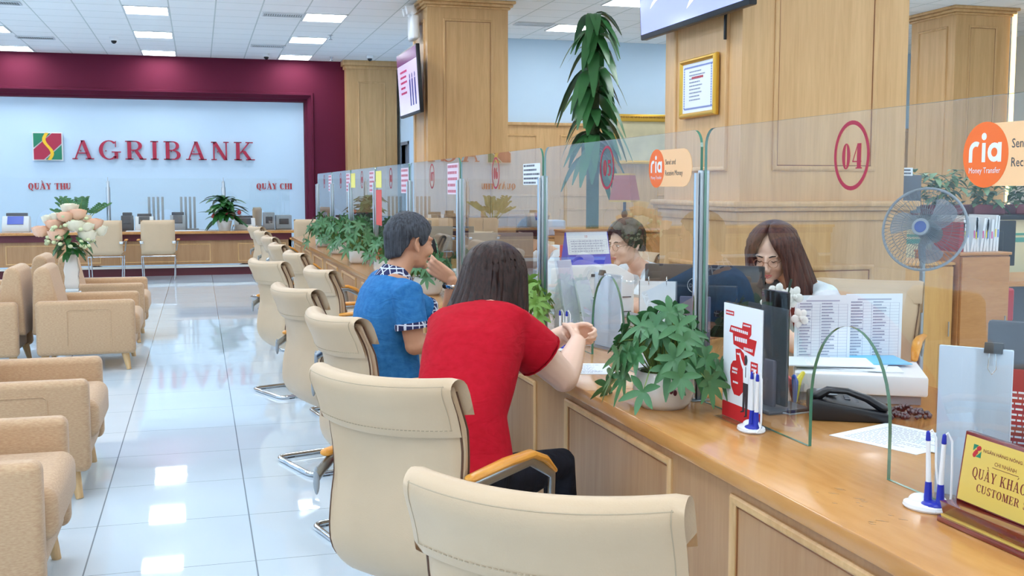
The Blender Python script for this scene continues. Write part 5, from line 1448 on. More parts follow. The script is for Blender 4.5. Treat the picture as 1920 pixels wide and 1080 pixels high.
# --- staff woman with long hair at desk 04
fw = ang(200)
J = dict(hip=(2.920, 4.610, 0.550), waist=(2.870, 4.590, 0.750), chest=(2.780, 4.560, 0.900), shm=(2.700, 4.530, 1.030),
         shL=(2.740, 4.370, 1.010), shR=(2.630, 4.680, 1.010), elL=(2.460, 4.160, 0.820), wrL=(2.360, 4.320, 0.970), elR=(2.440, 4.780, 0.820), wrR=(2.240, 4.660, 0.800),
         head=(2.540, 4.510, 1.195), kneeL=(2.780, 4.340, 0.530), kneeR=(2.680, 4.660, 0.530), ankL=(2.780, 4.300, 0.080), ankR=(2.680, 4.620, 0.080))
hd = {'L': [dict(d=(-.01, .05, .10), n=(.6, .4, 0), side=1, curl=(.6, .8, .5), s=.9)], 'R': [dict(d=(-.2, -.05, -.01), n=(0, 0, -1), side=-1, curl=(.3, .4, .3), s=.9)]}
t, Jl, HR, bo, so, rg, fr_, u2 = build_person('bank clerk with long reddish brown hair in a white blouse behind screen 04', 'person', J, M_SKIN2, M_WSHIRT, M_TROU, fw, hw=.155, fem=True, voxel=.0055, sleeve=.55, head_fwd=ang(222, -.38), hs=1.03, hands=hd)
face_parts(t, Jl['head'], HR, 1.03, closed=True, glasses=True, specs=(190, 140, 110))
hair_long(t, Jl['head'], HR, 1.03, H_BROWN, lambda a: -.36 + .05 * math.cos(a), lambda q, a: .004 + .06 * q + .045 * q * math.sin(a), .06, .66, seed=9, th=.032, strands=24, rtop=(.116, .098, .100))
m = MB(); wl = Jl['wrL']; m.tube([tuple(wl - Vector((0, 0, .02)) + Vector((.028 * math.cos(a), .028 * math.sin(a), .006 * math.sin(a)))) for a in [2 * PI * k / 20 for k in range(20)]], .003, 6, closed=True); m.build('bracelet', plain('pink_bead', (200, 130, 140), .3), t)

# --- staff member at desk 05, in profile facing the customers
fw = ang(196)
J = dict(hip=(2.800, 6.100, 0.550), waist=(2.730, 6.080, 0.760), chest=(2.610, 6.030, 0.890), shm=(2.500, 5.980, 1.010),
         shL=(2.510, 5.810, 0.990), shR=(2.450, 6.130, 0.990), elL=(2.310, 5.630, 0.830), wrL=(2.080, 5.650, 0.800), elR=(2.250, 6.170, 0.830), wrR=(2.030, 6.000, 0.800),
         head=(2.370, 5.910, 1.175), kneeL=(2.620, 5.910, 0.530), kneeR=(2.620, 6.200, 0.530), ankL=(2.640, 5.910, 0.080), ankR=(2.640, 6.200, 0.080))
hd = {'L': [dict(d=(-.2, .05, -.02), n=(0, 0, -1), side=1, curl=(.6, .9, .6), s=.9)], 'R': [dict(d=(-.2, -.05, -.01), n=(0, 0, -1), side=-1, curl=(.3, .4, .3), s=.9)]}
t, Jl, HR, bo, so, rg, fr_, u2 = build_person('bank clerk in white with tied dark hair and glasses, in profile behind screen 05', 'person', J, M_SKIN2, M_WSHIRT, M_TROU, fw, hw=.155, fem=True, voxel=.0065, sleeve=.8, head_fwd=ang(200, -.16), hs=1.03, hands=hd)
face_parts(t, Jl['head'], HR, 1.03, glasses=True)
def hf(a):
    d = abs((a + PI) % (2 * PI) - PI)
    return interp([(0, .085), (.5, .072), (.8, .035), (1.1, .0), (1.35, -.02), (1.6, .0), (1.9, -.02), (2.2, -.055), (3.2, -.065)], d)
ho = hair_short(t, Jl['head'], HR, 1.03, H_DARK, hf, rr=(.111, .090, .103), seed=7, th=.022)
m = MB(); m.T = Matrix.Translation(Jl['head']) @ HR.to_4x4(); m.ell((-.115, 0, -.005), (.035, .034, .034)); m.build('hair_bun', H_DARK, ho)

# --- staff member bent over desk 06
fw = ang(190)
J = dict(hip=(2.95, 8.15, .55), waist=(2.88, 8.12, .75), chest=(2.74, 8.08, .90), shm=(2.60, 8.04, .99),
         shL=(2.62, 7.87, .97), shR=(2.57, 8.2, .97), elL=(2.44, 7.74, .81), wrL=(2.22, 7.82, .80), elR=(2.40, 8.26, .81), wrR=(2.2, 8.1, .80),
         head=(2.44, 8.02, 1.13), kneeL=(2.8, 7.98, .53), kneeR=(2.8, 8.28, .53), ankL=(2.8, 7.98, .08), ankR=(2.8, 8.28, .08))
t, Jl, HR, bo, so, rg, fr_, u2 = build_person('bank clerk with dark hair bent low behind the monitor at screen 06', 'person', J, M_SKIN2, M_WSHIRT, M_TROU, fw, hw=.155, fem=True, voxel=.008, sleeve=.8, head_fwd=ang(200, -.5), hs=1.03, hands={'L': [dict(d=(-.2, .05, -.02), n=(0, 0, -1), side=1)], 'R': [dict(d=(-.2, -.05, -.01), n=(0, 0, -1), side=-1)]})
face_parts(t, Jl['head'], HR, 1.03, closed=True)
hair_short(t, Jl['head'], HR, 1.03, H_DARK, hf, rr=(.108, .088, .102), seed=2)
# ------------------------------------------------------------------ things on the service counter
Z0 = .7605
# poster in an upright acrylic holder
t = thing('poster_stand', 'upright white and red poster in a clear holder, right of the closest plant', 'poster', (1.62, 3.185, Z0))
H_, W_ = .375, .255
m = MB(); m.box(.006, .009, -W_, 0, .0, H_); m.bbox(-.03, .05, -W_, 0, 0, .005, .002, 1); m.build('holder', M_ACRYL, t, smooth=False)
m = MB(); m.box(0, .004, -W_ + .003, -.003, .006, H_ - .003); m.build('poster_sheet', M_PAPER, t, smooth=False)
def flat(name, polys, mat, parent, lift, k=1):
    m = MB()
    for q in polys: m.prism([(x * (W_ - .006), y * (H_ - .009)) for x, y in q], (-lift, -.003, .006), (0, -1, 0), (0, 0, 1), (-.0004, 0, 0))
    return m.build(name, mat, parent, smooth=False)
flat('red_print', [R_(0, 0, 1, .135), R_(.06, .90, .28, .94), [(.20, .815), (.50, .81), (.52, .865), (.74, .86), (.74, .775), (.68, .735), (.16, .755)], [(.26, .75), (.88, .735), (.82, .60), (.28, .655)],
                   [(.20, .40), (.22, .47), (.28, .51), (.36, .52), (.34, .62), (.46, .63), (.56, .60), (.62, .52), (.60, .40), (.56, .27), (.46, .22), (.32, .22), (.24, .28)], R_(.74, .455, .92, .55)], plain('poster_red', (206, 30, 38), .6), t, .0002)
flat('white_print', [R_(.08 + i * .032, .912, .10 + i * .032, .928) for i in range(6)] + [R_(.22 + i * .05, .775 - i * .001, .255 + i * .05, .80 - i * .001) for i in range(9)] + [R_(.32 + i * .055, .69, .36 + i * .055, .728) for i in range(6)] + [R_(.56 + i * .04, .63, .585 + i * .04, .655) for i in range(6)] + [R_(.54 + i * .03, .835, .56 + i * .03, .848) for i in range(6)] + [R_(.27 + i * .035, .435, .295 + i * .035, .455) for i in range(4)] + [R_(.26 + i * .035, .405, .285 + i * .035, .422) for i in range(4)] + [R_(.29 + i * .035, .32, .315 + i * .035, .337) for i in range(4)] + [R_(.77 + i * .045, .515, .80 + i * .045, .532) for i in range(3)] + [R_(.77 + i * .045, .48, .80 + i * .045, .497) for i in range(3)] + [R_(.38 + i * .03, .575, .40 + i * .03, .59) for i in range(3)] + [[(.56, .35), (.69, .35), (.71, .47), (.66, .50), (.57, .50), (.50, .55), (.465, .60), (.44, .585), (.50, .50), (.55, .46)]], M_PAPER, t, .0008)
flat('figure_print', [[(.56, .35), (.625, .35), (.60, .10), (.555, .10)], [(.61, .35), (.69, .35), (.675, .07), (.63, .07)], [(.50, .085), (.60, .10), (.60, .11), (.52, .10)], [(.60, .055), (.675, .07), (.675, .08), (.61, .07)], [(.595, .51), (.645, .51), (.66, .55), (.64, .59), (.60, .59), (.585, .55)], R_(.615, .40, .63, .49)], plain('dark_print', (54, 48, 56), .7), t, .0013)
# tall dark display behind the glass
t = thing('display_stand', 'tall narrow dark panel on a grey foot, behind the glass beside the poster', 'display', (1.83, 3.235, Z0), fa(5))
m = MB(); m.bbox(0, .012, -.075, .075, .02, .40, .004, 2); m.build('panel', M_CORK, t)
m = MB(); m.bbox(-.07, .10, -.085, .085, 0, .014, .006, 2); m.build('foot', M_DGREY, t)
m = MB(); m.bbox(-.020, -.002, -.03, .03, .01, .17, .008, 2); m.ell((-.021, 0, .10), (.002, .005, .007)); m.build('clip_holder', plain('smoky_plastic', (96, 92, 110), .25), t)
# pen sets
def pen_set(label, loc, rz):
    t = thing('desk_pen_set', label, 'pen holder', loc, rz, 'blue and white desk pen sets')
    m = MB(); m.lathe([(.001, 0), (.046, 0), (.050, .004), (.048, .011), (.040, .014), (.001, .015)], sx=1.0, sy=.72, n=28); m.build('base', M_WHITE, t)
    m = MB(); m.ell((-.016, .006, .014), (.026, .022, .014)); m.build('badge_dome', M_WHITE, t)
    m = MB(); m.ell((.018, -.002, .012), (.026, .024, .010))
    for x in (.004, .032): m.tube([(x, 0, .015), (x, 0, .022), (x, 0, .058)], [.011, .0085, .0065], 12)
    m.build('socket', M_BLUE, t)
    for x, lean in ((.004, -.004), (.032, .004)):
        m = MB(); m.tube([(x, 0, .056), (x + lean, 0, .145)], [.0055, .0045], 10); p = m.build('pen', M_WHITE, t)
        m = MB(); m.tube([(x + lean, 0, .145), (x + lean * 1.1, 0, .160)], [.0052, .004], 10, round_ends=True); m.build('pen_cap', M_BLUE, p)
        m = MB(); m.tube([(x + lean, 0, .158), (x + lean + .006, .004, .166), (x + lean + .014, .006, .150), (x + lean + .016, .006, .09), (x + .020, .006, .04), (.052, .004, .018), (.058, -.01, .008), (.040, -.026, .006)], .0024, 6); m.build('cord', M_WHITE, p)
    return t
ps = pen_set('blue and white pen set in front of the red and white poster', (1.605, 2.96, Z0), fa(-95))
ps.scale = (1.12, 1.12, 1.12)
dup(ps, 'blue and white pen set beside the brass name board, closest to the camera', (1.60, 2.115, Z0), fa(-70))
dup(ps, 'blue and white pen set behind the hands of the woman in red', (1.57, 4.70, Z0), fa(-60))
dup(ps, 'blue and white pen set between the man and the woman, near the glass', (1.57, 6.6, Z0), fa(-80))
# name board
t = thing('name_board', 'brass name board in a mahogany stand in the right foreground corner', 'sign', (1.60, 2.03, Z0))
Lb = .52
m = MB(); m.prism([(-.035, 0), (.075, 0), (.075, .012), (-.035, .012)], (0, 0, 0), (1, 0, 0), (0, 0, 1), (0, -Lb, 0)); m.prism([(-.02, .016), (.07, .016), (.055, .034), (.03, .046), (-.03, .046), (-.028, .042)], (0, 0, 0), (1, 0, 0), (0, 0, 1), (0, -Lb, 0)); m.build('stand', W_MAHOG, t, bevel=.0015, angle=30)
m = MB(); m.box(-.026, .07, -Lb + .002, -.002, .012, .0165); m.build('brass_strip', M_BRASS, t, smooth=False)
tl = .14
def bp(x, z, e=0): return (.012 + z * tl + -e, -x, .046 + z)
HB = .155
m = MB(); m.prism([(0, 0), (Lb - .01, 0), (Lb - .01, HB), (0, HB)], bp(.0, 0), (0, -1, 0), (tl, 0, 1), (.012, 0, 0)); fb = m.build('frame', W_MAHOG, t, bevel=.002)
m = MB(); m.prism(R_(.007, .004, Lb - .017, HB - .008), bp(0, 0), (0, -1, 0), (tl, 0, 1), (-.0015, 0, 0)); pb = m.build('brass_plate', M_BRASS, t, smooth=False)
o_ = bp(0, 0, .0015)
M_BTXT = plain('engraved_maroon', (120, 30, 30), .5)
def pt(x, z): return (o_[0] + z * tl, -x, o_[2] + z)
m = MB(); sans(m, 'NGÂN HÀNG NÔNG NGHIỆP VÀ PHÁT TRIỂN NÔNG THÔN VIỆT NAM', pt(.066, .121), (0, -1, 0), (tl, 0, 1), (-.0004, 0, 0), .0068, .40, bold=.01)
sans(m, 'CHI NHÁNH', pt(.105, .100), (0, -1, 0), (tl, 0, 1), (-.0004, 0, 0), .0085, .065)
m.prism(R_(.100, .0945, .178, .0955), o_, (0, -1, 0), (tl, 0, 1), (-.0004, 0, 0))
serif(m, 'QUA^`Y KHA' + "'" + 'CH HA`NG', pt(.042, .062), (0, -1, 0), (tl, 0, 1), (-.0005, 0, 0), .0215, False, .27, .14)
serif(m, 'CUSTOMER SERVICE', pt(.062, .034), (0, -1, 0), (tl, 0, 1), (-.0005, 0, 0), .0165, False, .24, .12)
m.build('engraving', M_BTXT, pb, smooth=False)
a, b, c, d = MB(), MB(), MB(), MB()
axx, azz = Vector((0, -1, 0)), Vector((tl, 0, 1))
s_ = .026; base = Vector(pt(.034, .106))
b.prism([(0, .45), (0, 1), (.6, 1)], base, axx * s_, azz * s_, (-.0005, 0, 0)); b.prism([(.4, 0), (1, 0), (1, .55)], base, axx * s_, azz * s_, (-.0005, 0, 0))
for cx, cy in ((.28, .25), (.42, .40), (.62, .72), (.75, .78), (.22, .12)): a.prism([(cx + .2 * math.cos(q), cy + .2 * math.sin(q)) for q in [2 * PI * k / 10 for k in range(10)]], base + Vector((-.0004, 0, 0)), axx * s_, azz * s_, (-.0004, 0, 0))
a.build('emblem_red', plain('emblem_red_print', (190, 30, 40), .5), pb, smooth=False); b.build('emblem_green', M_GREEN, pb, smooth=False)
# white document board with a binder clip
def clip(parent, loc, s=1.0, rz=0):
    m = MB(); m.at(loc, rz); m.prism([(-.011 * s, 0), (.011 * s, 0), (.004 * s, .022 * s), (-.004 * s, .022 * s)], (0, -.018 * s, -.018 * s), (1, 0, 0), (0, 0, 1), (0, .036 * s, 0)); c_ = m.build('binder_clip', M_BLACK, parent, bevel=.001)
    m = MB(); m.at(loc, rz); m.tube([(-.013 * s, -.006 * s, -.018 * s), (-.016 * s, -.008 * s, -.05 * s), (-.016 * s, 0, -.062 * s), (-.016 * s, .008 * s, -.05 * s), (-.013 * s, .006 * s, -.018 * s)], .0012 * s, 6); m.build('wire_handle', M_CHROME, c_)
def doc_board(label, loc, rz, w_, h_, tint, clip_y):
    t = thing('document_board', label, 'document board', loc, rz)
    m = MB(); m.bbox(0, .010, -w_ / 2, w_ / 2, .004, h_, .003, 2); m.build('backing', M_PAPER, t)
    m = MB(); m.box(-.003, 0, -w_ / 2 - .002, w_ / 2 + .002, .002, h_ + .002); m.box(-.05, .06, -w_ / 2, w_ / 2, 0, .004); m.build('clear_cover', M_ACRYL, t, smooth=False)
    clip(t, (.004, clip_y, h_ + .010), 1.1)
    return t
doc_board('large plain pale blue document board with a binder clip, behind the brass name board', (1.748, 2.15, Z0), fa(39), .165, .365, None, -.04)
doc_board('slim white document board with a clip behind the arch of screen 05', (1.80, 4.70, Z0), fa(12), .22, .345, None, .05)
# black stand with red packet at the right edge
t = thing('leaflet_rack', 'dark grey upright rack holding a red leaflet at the right edge of the picture', 'leaflet rack', (2.035, 2.26, Z0), fa(40))
m = MB(); m.bbox(0, .02, -.13, .13, 0, .40, .010, 2); m.bbox(-.07, .06, -.13, .13, 0, .01, .004, 2); m.build('back_panel', M_DGREY, t)
m = MB(); m.box(-.03, -.012, -.14, .085, .012, .28); m.build('red_leaflet', plain('dull_red_card', (168, 40, 48), .5), t, smooth=False)
m = MB(); rows(m, (-.0302, .07, .03), (0, -1, 0), (0, 0, 1), (-.0004, 0, 0), .19, .2, 14, .35, 5); m.build('leaflet_print', M_PAPER, t, smooth=False)
m = MB(); m.box(-.034, -.032, -.145, .09, .01, .14); m.build('clear_pocket', M_ACRYL, t, smooth=False)
# telephone
t = thing('telephone', 'black desk telephone with its handset, behind the arch of screen 04', 'telephone', (2.02, 3.08, Z0), fa(-28))
t.scale = (1.15, 1.1, .9)
m = MB(); m.prism([(-.11, 0), (.10, 0), (.115, .02), (.11, .03), (-.09, .075), (-.11, .07)], (0, -.10, 0), (1, 0, 0), (0, 0, 1), (0, .20, 0)); m.build('base', M_BLACK, t, bevel=.006)
m = MB()
pts = [(-.085, -.065, .085), (-.06, -.065, .105), (-.01, -.065, .102), (.045, -.065, .078), (.082, -.065, .05)]
m.tube(pts, [.022, .019, .016, .019, .022], 12, round_ends=True, flat=.7); m.build('handset', M_BLACK, t)
m = MB()
for i in range(4):
    for j in range(3): m.bbox(-.01 + i * .024, .006 + i * .024, .0 + j * .026, .018 + j * .026, .052 - i * .0095, .060 - i * .0095, .002, 1)
m.build('keypad', M_DGREY, t)
m = MB(); m.bbox(-.085, -.03, -.01, .08, .072, .078, .003, 1); part_label(m.build('display', M_GREY, t), 'pale grey display')
m = MB(); m.tube([(-.11, -.06, .02), (-.16, -.05, .006), (-.22, .02, .005), (-.30, .03, .005)], .003, 6); part_label(m.build('cord', M_GREY, t), 'pale cord')
# tray and papers
def paper(label, corners, z, name='paper_sheet', lines=None, mat=None, th=.0012, seed=1, group=None, kind='paper'):
    """corners counter-clockwise seen from above"""
    c = Vector((sum(p[0] for p in corners) / 4, sum(p[1] for p in corners) / 4, z))
    m = MB(); pts = [(p[0] - c.x, p[1] - c.y) for p in corners]; m.prism(pts, (0, 0, 0), (1, 0, 0), (0, 1, 0), (0, 0, th))
    t = m.build(name, mat or M_PAPER, smooth=False); t.location = c; tag(t, label, kind, group)
    if lines:
        a = Vector((pts[1][0] - pts[0][0], pts[1][1] - pts[0][1], 0)); b = Vector((pts[3][0] - pts[0][0], pts[3][1] - pts[0][1], 0))
        m = MB(); rows(m, Vector((pts[0][0], pts[0][1], th)) + a * .08 + b * .08, a.normalized(), b.normalized(), (0, 0, .0003), a.length * .84, b.length * .84, lines, .25, seed); m.build('printed_text', M_INKB, t, smooth=False)
    return t
paper('printed form lying flat on the desk in front of the phone, front one', [(1.80, 2.84), (1.90, 2.56), (2.17, 2.66), (2.07, 2.94)], Z0, lines=16)
paper('printed form partly under another on the desk behind screen 04', [(1.95, 2.60), (2.03, 2.33), (2.28, 2.42), (2.20, 2.70)], Z0 + .0014, lines=14, seed=4)
paper('white form on the counter under the elbow of the woman in red', [(1.38, 4.08), (1.58, 4.02), (1.64, 4.28), (1.44, 4.34)], Z0, lines=14, seed=6)
t = thing('document_tray', 'white box tray piled with papers behind the phone', 'document tray', (2.24, 3.36, Z0), fa(-30))
m = MB(); m.bbox(-.22, .22, -.14, .20, .03, .10, .008, 2); m.build('box', M_WHITE, t)
m = MB(); m.box(-.20, .20, -.12, .18, 0, .03); m.build('foot', M_GREY, t, smooth=False)
for i, (dx, dy, a, mt, lab) in enumerate(((0, 0, 4, M_PAPER, 'white sheet on the box tray, lowest of its pile'), (-.03, .03, -9, M_PAPER, 'white sheet lying askew on the box tray'), (.08, .08, 14, plain('sky_blue_card', (120, 200, 240), .6), 'sky blue folder on the box tray'), (-.08, .05, 6, M_PAPER, 'white sheet on top of the left end of the box tray'))):
    m = MB(); m.box(-.15, .15, -.10, .10, 0, .004); p = m.build('paper_sheet', mt, smooth=False); p.location = (2.24 + dx, 3.38 + dy, Z0 + .1005 + i * .0045); p.rotation_euler.z = fa(-30 + a); tag(p, lab, 'paper')
# listing pages standing behind the phone
for k, (xa, xb, lab) in enumerate(((2.10, 2.31, 'left page of the printed lists standing upright behind the phone'), (2.315, 2.53, 'right page of the printed lists standing upright, next to the leather chair'))):
    t = thing('printed_list', lab, 'printed list', (xa, 3.56 - .0, Z0), fa(-12))
    w_ = xb - xa
    m = MB(); m.box(0, w_, 0, .003, .0, .345); m.build('page', M_PAPER, t, smooth=False)
    m = MB()
    for i in range(27): m.box(.012, w_ - .012, -.0006, 0, .02 + i * .0112, .0206 + i * .0112)
    for x in (.012, w_ * .3, w_ * .45, w_ * .78, w_ - .012): m.box(x, x + .0008, -.0006, 0, .02, .312)
    m.box(w_ * .2, w_ * .8, -.0006, 0, .322, .327); m.build('table_ruling', plain('ruling_grey', (170, 178, 200), .8), t, smooth=False)
    m = MB()
    for cx, cw in ((.016, w_ * .24), (w_ * .47, w_ * .26)): rows(m, (cx, -.0002, .02), (1, 0, 0), (0, 0, 1), (0, -.0006, 0), cw, .30, 27, .38, k * 7 + int(cx * 100), .5)
    m.build('printed_text', M_INKB, t, smooth=False)
# dark bead coil
t = thing('bead_cluster', 'small cluster of dark metal beads on the desk beside the white tray', 'desk toy', (2.20, 3.02, Z0))
m = MB(); r = random.Random(3)
for i in range(90):
    a = r.random() * 2 * PI; rr = r.random() ** .5 * .085
    m.ell((rr * math.cos(a) * .8, rr * math.sin(a) * .9, .007 + r.random() * .028 * (1 - rr / .1)), (.0075, .0075, .0075), nu=7, nv=5)
o = m.build('beads', plain('gunmetal', (90, 88, 90), .3, .8), t); o['kind'] = 'stuff'
# orchid
t = thing('orchid', 'white orchid blooms with a dark green bud stem, above the narrow dark panel', 'flower', (1.98, 3.50, Z0))
m = MB(); m.lathe([(.001, 0), (.035, 0), (.045, .09), (.038, .09), (.001, .07)], n=20); m.build('pot', M_CERAM, t)
m = MB(); m.tube([(0, 0, .07), (.0, 0, .22), (.02, 0, .33), (.05, -.01, .37), (.07, -.02, .345)], [.004, .0035, .003, .0025, .002], 6); m.tube([(0, 0, .07), (-.02, 0, .25), (-.01, 0, .34)], .003, 6); m.tube([(.03, -.02, .31), (.055, -.02, .41)], [.006, .004], 8, round_ends=True); m.build('stem', plain('dark_stem', (30, 60, 44), .4), t)
for i, (x, y, z, s) in enumerate(((.0, -.02, .365, 1.1), (.065, -.02, .35, 1.2), (.105, 0, .27, 1.1), (-.035, -.01, .33, .8), (.04, .01, .28, .8), (.03, -.02, .31, .8), (-.03, 0, .26, .7))):
    m = MB(); c_ = Vector((x, y, z))
    for k in range(5):
        a = 2 * PI * k / 5 + i
        m.ell(c_ + Vector((math.cos(a) * .017 * s, .004 * math.sin(3 * a), math.sin(a) * .017 * s)), (.017 * s, .006, .014 * s), rot=Matrix.Rotation(-a, 3, 'Y'), nu=10, nv=6)
    m.ell(c_ + Vector((0, -.008, 0)), (.008 * s, .010, .008 * s), nu=8, nv=6); m.build('bloom', M_CERAM, t)
# small toy clip cup
t = thing('clip_cup', 'small cup with yellow, red and blue note clips, right of the dark panel foot', 'cup', (1.955, 3.30, Z0))
m = MB(); m.lathe([(.001, 0), (.028, 0), (.032, .07), (.029, .07), (.026, .004), (.001, .004)], n=18); m.build('cup', M_ACRYL, t)
for nm, a, c_ in (('yellow_clip', .5, (240, 220, 60)), ('red_clip', 2.4, (210, 50, 50)), ('blue_clip', 4.1, (40, 90, 200))):
    m = MB(); m.tube([(.005 * math.cos(a), .005 * math.sin(a), .01), (.02 * math.cos(a), .02 * math.sin(a), .08), (.045 * math.cos(a), .04 * math.sin(a), .10)], [.006, .012, .008], 8, round_ends=True); m.build(nm, plain('clip_' + nm, c_, .4), t)
# monitor with a round maker's mark
def monitor(label, loc, rz, w_=.54, h_=.33, zb=.13, mark=False, mat=None, group='desk monitors seen from the back'):
    t = thing('monitor', label, 'monitor', loc, rz, group)
    m = MB(); m.bbox(-.022, .004, -w_ / 2, w_ / 2, zb, zb + h_, .006, 2); m.bbox(.0, .025, -w_ * .3, w_ * .3, zb + .05, zb + h_ - .08, .012, 3); m.build('casing', mat or M_BLACK, t)
    m = MB(); m.box(-.0235, -.0215, -w_ / 2 + .01, w_ / 2 - .01, zb + .02, zb + h_ - .01); m.build('screen', plain('lit_monitor', (170, 190, 220), .3, emit=.5), t, smooth=False)
    m = MB(); m.bbox(.01, .045, -.035, .035, .012, zb + h_ * .55, .008, 2); m.build('stand', mat or M_BLACK, t)
    m = MB(); m.bbox(-.09, .11, -.12, .12, 0, .014, .006, 2); m.build('foot', mat or M_BLACK, t)
    if mark:
        m = MB(); zc = zb + h_ * .72
        m.tube([(.0262, .030 * math.cos(a) - .03, zc + .030 * math.sin(a)) for a in [2 * PI * k / 28 for k in range(28)]], .0018, 6, closed=True)
        sans(m, 'DELL', (.0265, -.052, zc - .008), (0, 1, 0), (0, 0, 1), (.0006, 0, 0), .016, .044, bold=.02); part_label(m.build('round_logo', M_STEEL, t), 'silver round logo')
    return t
# screens face the clerks (+x); their backs (+x side of the builder) are turned to the glass
monitor('black monitor seen from the back behind screen 04, with a round logo', (2.01, 4.14, Z0), fa(-128), w_=.50, h_=.30, zb=.12, mark=True)
monitor('brownish grey monitor behind screen 06, above the woman\'s hair', (1.98, 7.30, Z0), fa(-100), w_=.50, h_=.30, zb=.13, mat=plain('taupe_plastic', (140, 124, 112), .4))
for k, y in enumerate((9.2, 11.0, 12.8, 14.6)): monitor(['monitor behind the glass just beyond the man\'s head', 'monitor behind the glass by the coral red strip', 'monitor behind the glass above the leafy pots', 'farthest monitor behind the counter glass'][k], (2.05, y, Z0), fa(-110), w_=.46, h_=.28)
t = thing('flip_notepad', 'white ring-bound flip sheets standing upright in front of the round-logo monitor', 'notepad', (1.745, 4.0, Z0), fa(62))
m = MB(); m.prism([(-.03, 0), (-.024, 0), (.0, .37), (-.006, .37)], (0, -.07, 0), (1, 0, 0), (0, 0, 1), (0, .14, 0)); m.build('sheets', M_PAPER, t, smooth=False)
m = MB(); m.prism([(.03, 0), (.036, 0), (.004, .37), (-.002, .37)], (0, -.075, 0), (1, 0, 0), (0, 0, 1), (0, .15, 0)); m.build('back_board', M_GREY, t, smooth=False)
for yy in (-.035, .035): m = MB(); m.tube([(.018 * math.cos(a) - .001, yy, .37 + .018 * math.sin(a)) for a in [2 * PI * k / 20 for k in range(20)]], .0018, 6, closed=True); m.build('ring', M_CHROME, t)
m = MB(); rows(m, (-.0305, .055, .02), (0, -1, 0), (.08, 0, 1), (-.0015, 0, 0), .11, .31, 14, .3, 9); m.build('printed_text', M_INKB, t, smooth=False)
t = thing('file_board', 'slate grey upright file board left of the chrome post', 'file board', (1.86, 3.90, Z0), fa(62))
m = MB(); m.bbox(0, .012, -.06, .06, 0, .315, .004, 2); m.build('board', plain('slate_card', (92, 90, 112), .5), t); m = MB(); m.bbox(-.03, .05, -.075, .075, 0, .01, .003, 1); m.build('foot', M_DGREY, t)
# printer with desk calendar
t = thing('printer', 'white desktop printer behind screen 05 with the blue calendar on it', 'printer', (1.94, 5.42, Z0))
m = MB(); m.prism([(-.22, 0), (.22, 0), (.22, .29), (.12, .345), (-.17, .345), (-.20, .30), (-.22, .16)], (0, -.17, 0), (1, 0, 0), (0, 0, 1), (0, .36, 0)); m.build('body', M_WHITE, t, bevel=.010)
m = MB(); m.box(-.02, .07, -.1745, -.171, .285, .300); m.box(-.02, .20, -.1745, -.171, .175, .180); m.box(-.08, .20, -.1745, -.171, .10, .104); m.build('slot', M_DGREY, t, smooth=False)
m = MB(); m.bbox(.02, .20, -.30, -.17, .085, .10, .004, 1); m.build('paper_tray', M_GREY, t)
t = thing('desk_calendar', 'blue tent calendar with a white month page standing on the printer', 'calendar', (1.925, 5.34, Z0 + .3455), fa(8))
m = MB(); m.prism([(-.045, 0), (.045, 0), (.0, .165)], (-.125, 0, 0), (0, 1, 0), (0, 0, 1), (.25, 0, 0)); m.build('tent_base', plain('calendar_blue', (36, 56, 196), .35), t, smooth=False)
def cal(x, z): return (x - .125, -.045 + z / .165 * .045 - .0015, z)
ax_, az_ = (1, 0, 0), (0, .045 / .165, 1)
m = MB(); m.prism(R_(.006, .052, .244, .166), cal(0, 0), ax_, az_, (0, -.0012, 0)); pg = m.build('month_page', M_PAPER, t, smooth=False)
m = MB()
for i in range(6): m.prism(R_(.014, .060 + i * .0135, .236, .0606 + i * .0135), cal(0, 0), ax_, az_, (0, -.0018, 0))
for i in range(8): m.prism(R_(.014 + i * .0315, .060, .0146 + i * .0315, .1275), cal(0, 0), ax_, az_, (0, -.0018, 0))
rows(m, cal(.018, .062), ax_, az_, (0, -.0018, 0), .21, .064, 5, .3, 4, .2); m.build('day_grid', M_INKB, pg, smooth=False)
m = MB(); sans(m, '10', cal(.112, .137), ax_, az_, (0, -.0018, 0), .013); m.build('month_number', M_REDV, pg, smooth=False)
m = MB()
for i in range(24): m.tube([(-.118 + i * .0103, .008 * math.cos(a), .165 + .006 * math.sin(a)) for a in (-2.6, -1.2, 0, 1.2, 2.6)], .0011, 4)
m.build('wire_binding', M_STEEL, t)
# slanted clear brochure tiers
for k, (x, y, z, lab) in enumerate(((1.76, 5.05, .40, 'tallest slanted clear brochure rack just inside the post left of screen 05'), (1.83, 4.98, .30, 'middle slanted clear brochure rack left of the printer'), (1.90, 4.91, .20, 'lowest slanted clear brochure rack left of the printer'))):
    t = thing('brochure_rack', lab, 'brochure rack', (x, y, Z0), fa(-60))
    m = MB(); m.prism([(0, 0), (.006, 0), (-.08, z), (-.086, z)], (0, -.055, 0), (1, 0, 0), (0, 0, 1), (0, .11, 0)); m.box(-.05, .05, -.055, .055, 0, .004); m.build('holder', M_ACRYL, t, smooth=False)
    m = MB(); m.prism([(.008, .01), (.014, .01), (-.066, z * .96), (-.072, z * .96)], (0, -.050, 0), (1, 0, 0), (0, 0, 1), (0, .10, 0)); m.build('brochures', plain('pale_lilac_paper', (214, 216, 236), .7), t, smooth=False)
m = MB(); m.bbox(-.07, .07, -.05, .05, 0, .13, .01, 2); t = m.build('tissue_box', M_WHITE); t.location = (1.86, 5.95, Z0); tag(t, 'white tissue box behind the glass, left of the blue calendar', 'tissue box')
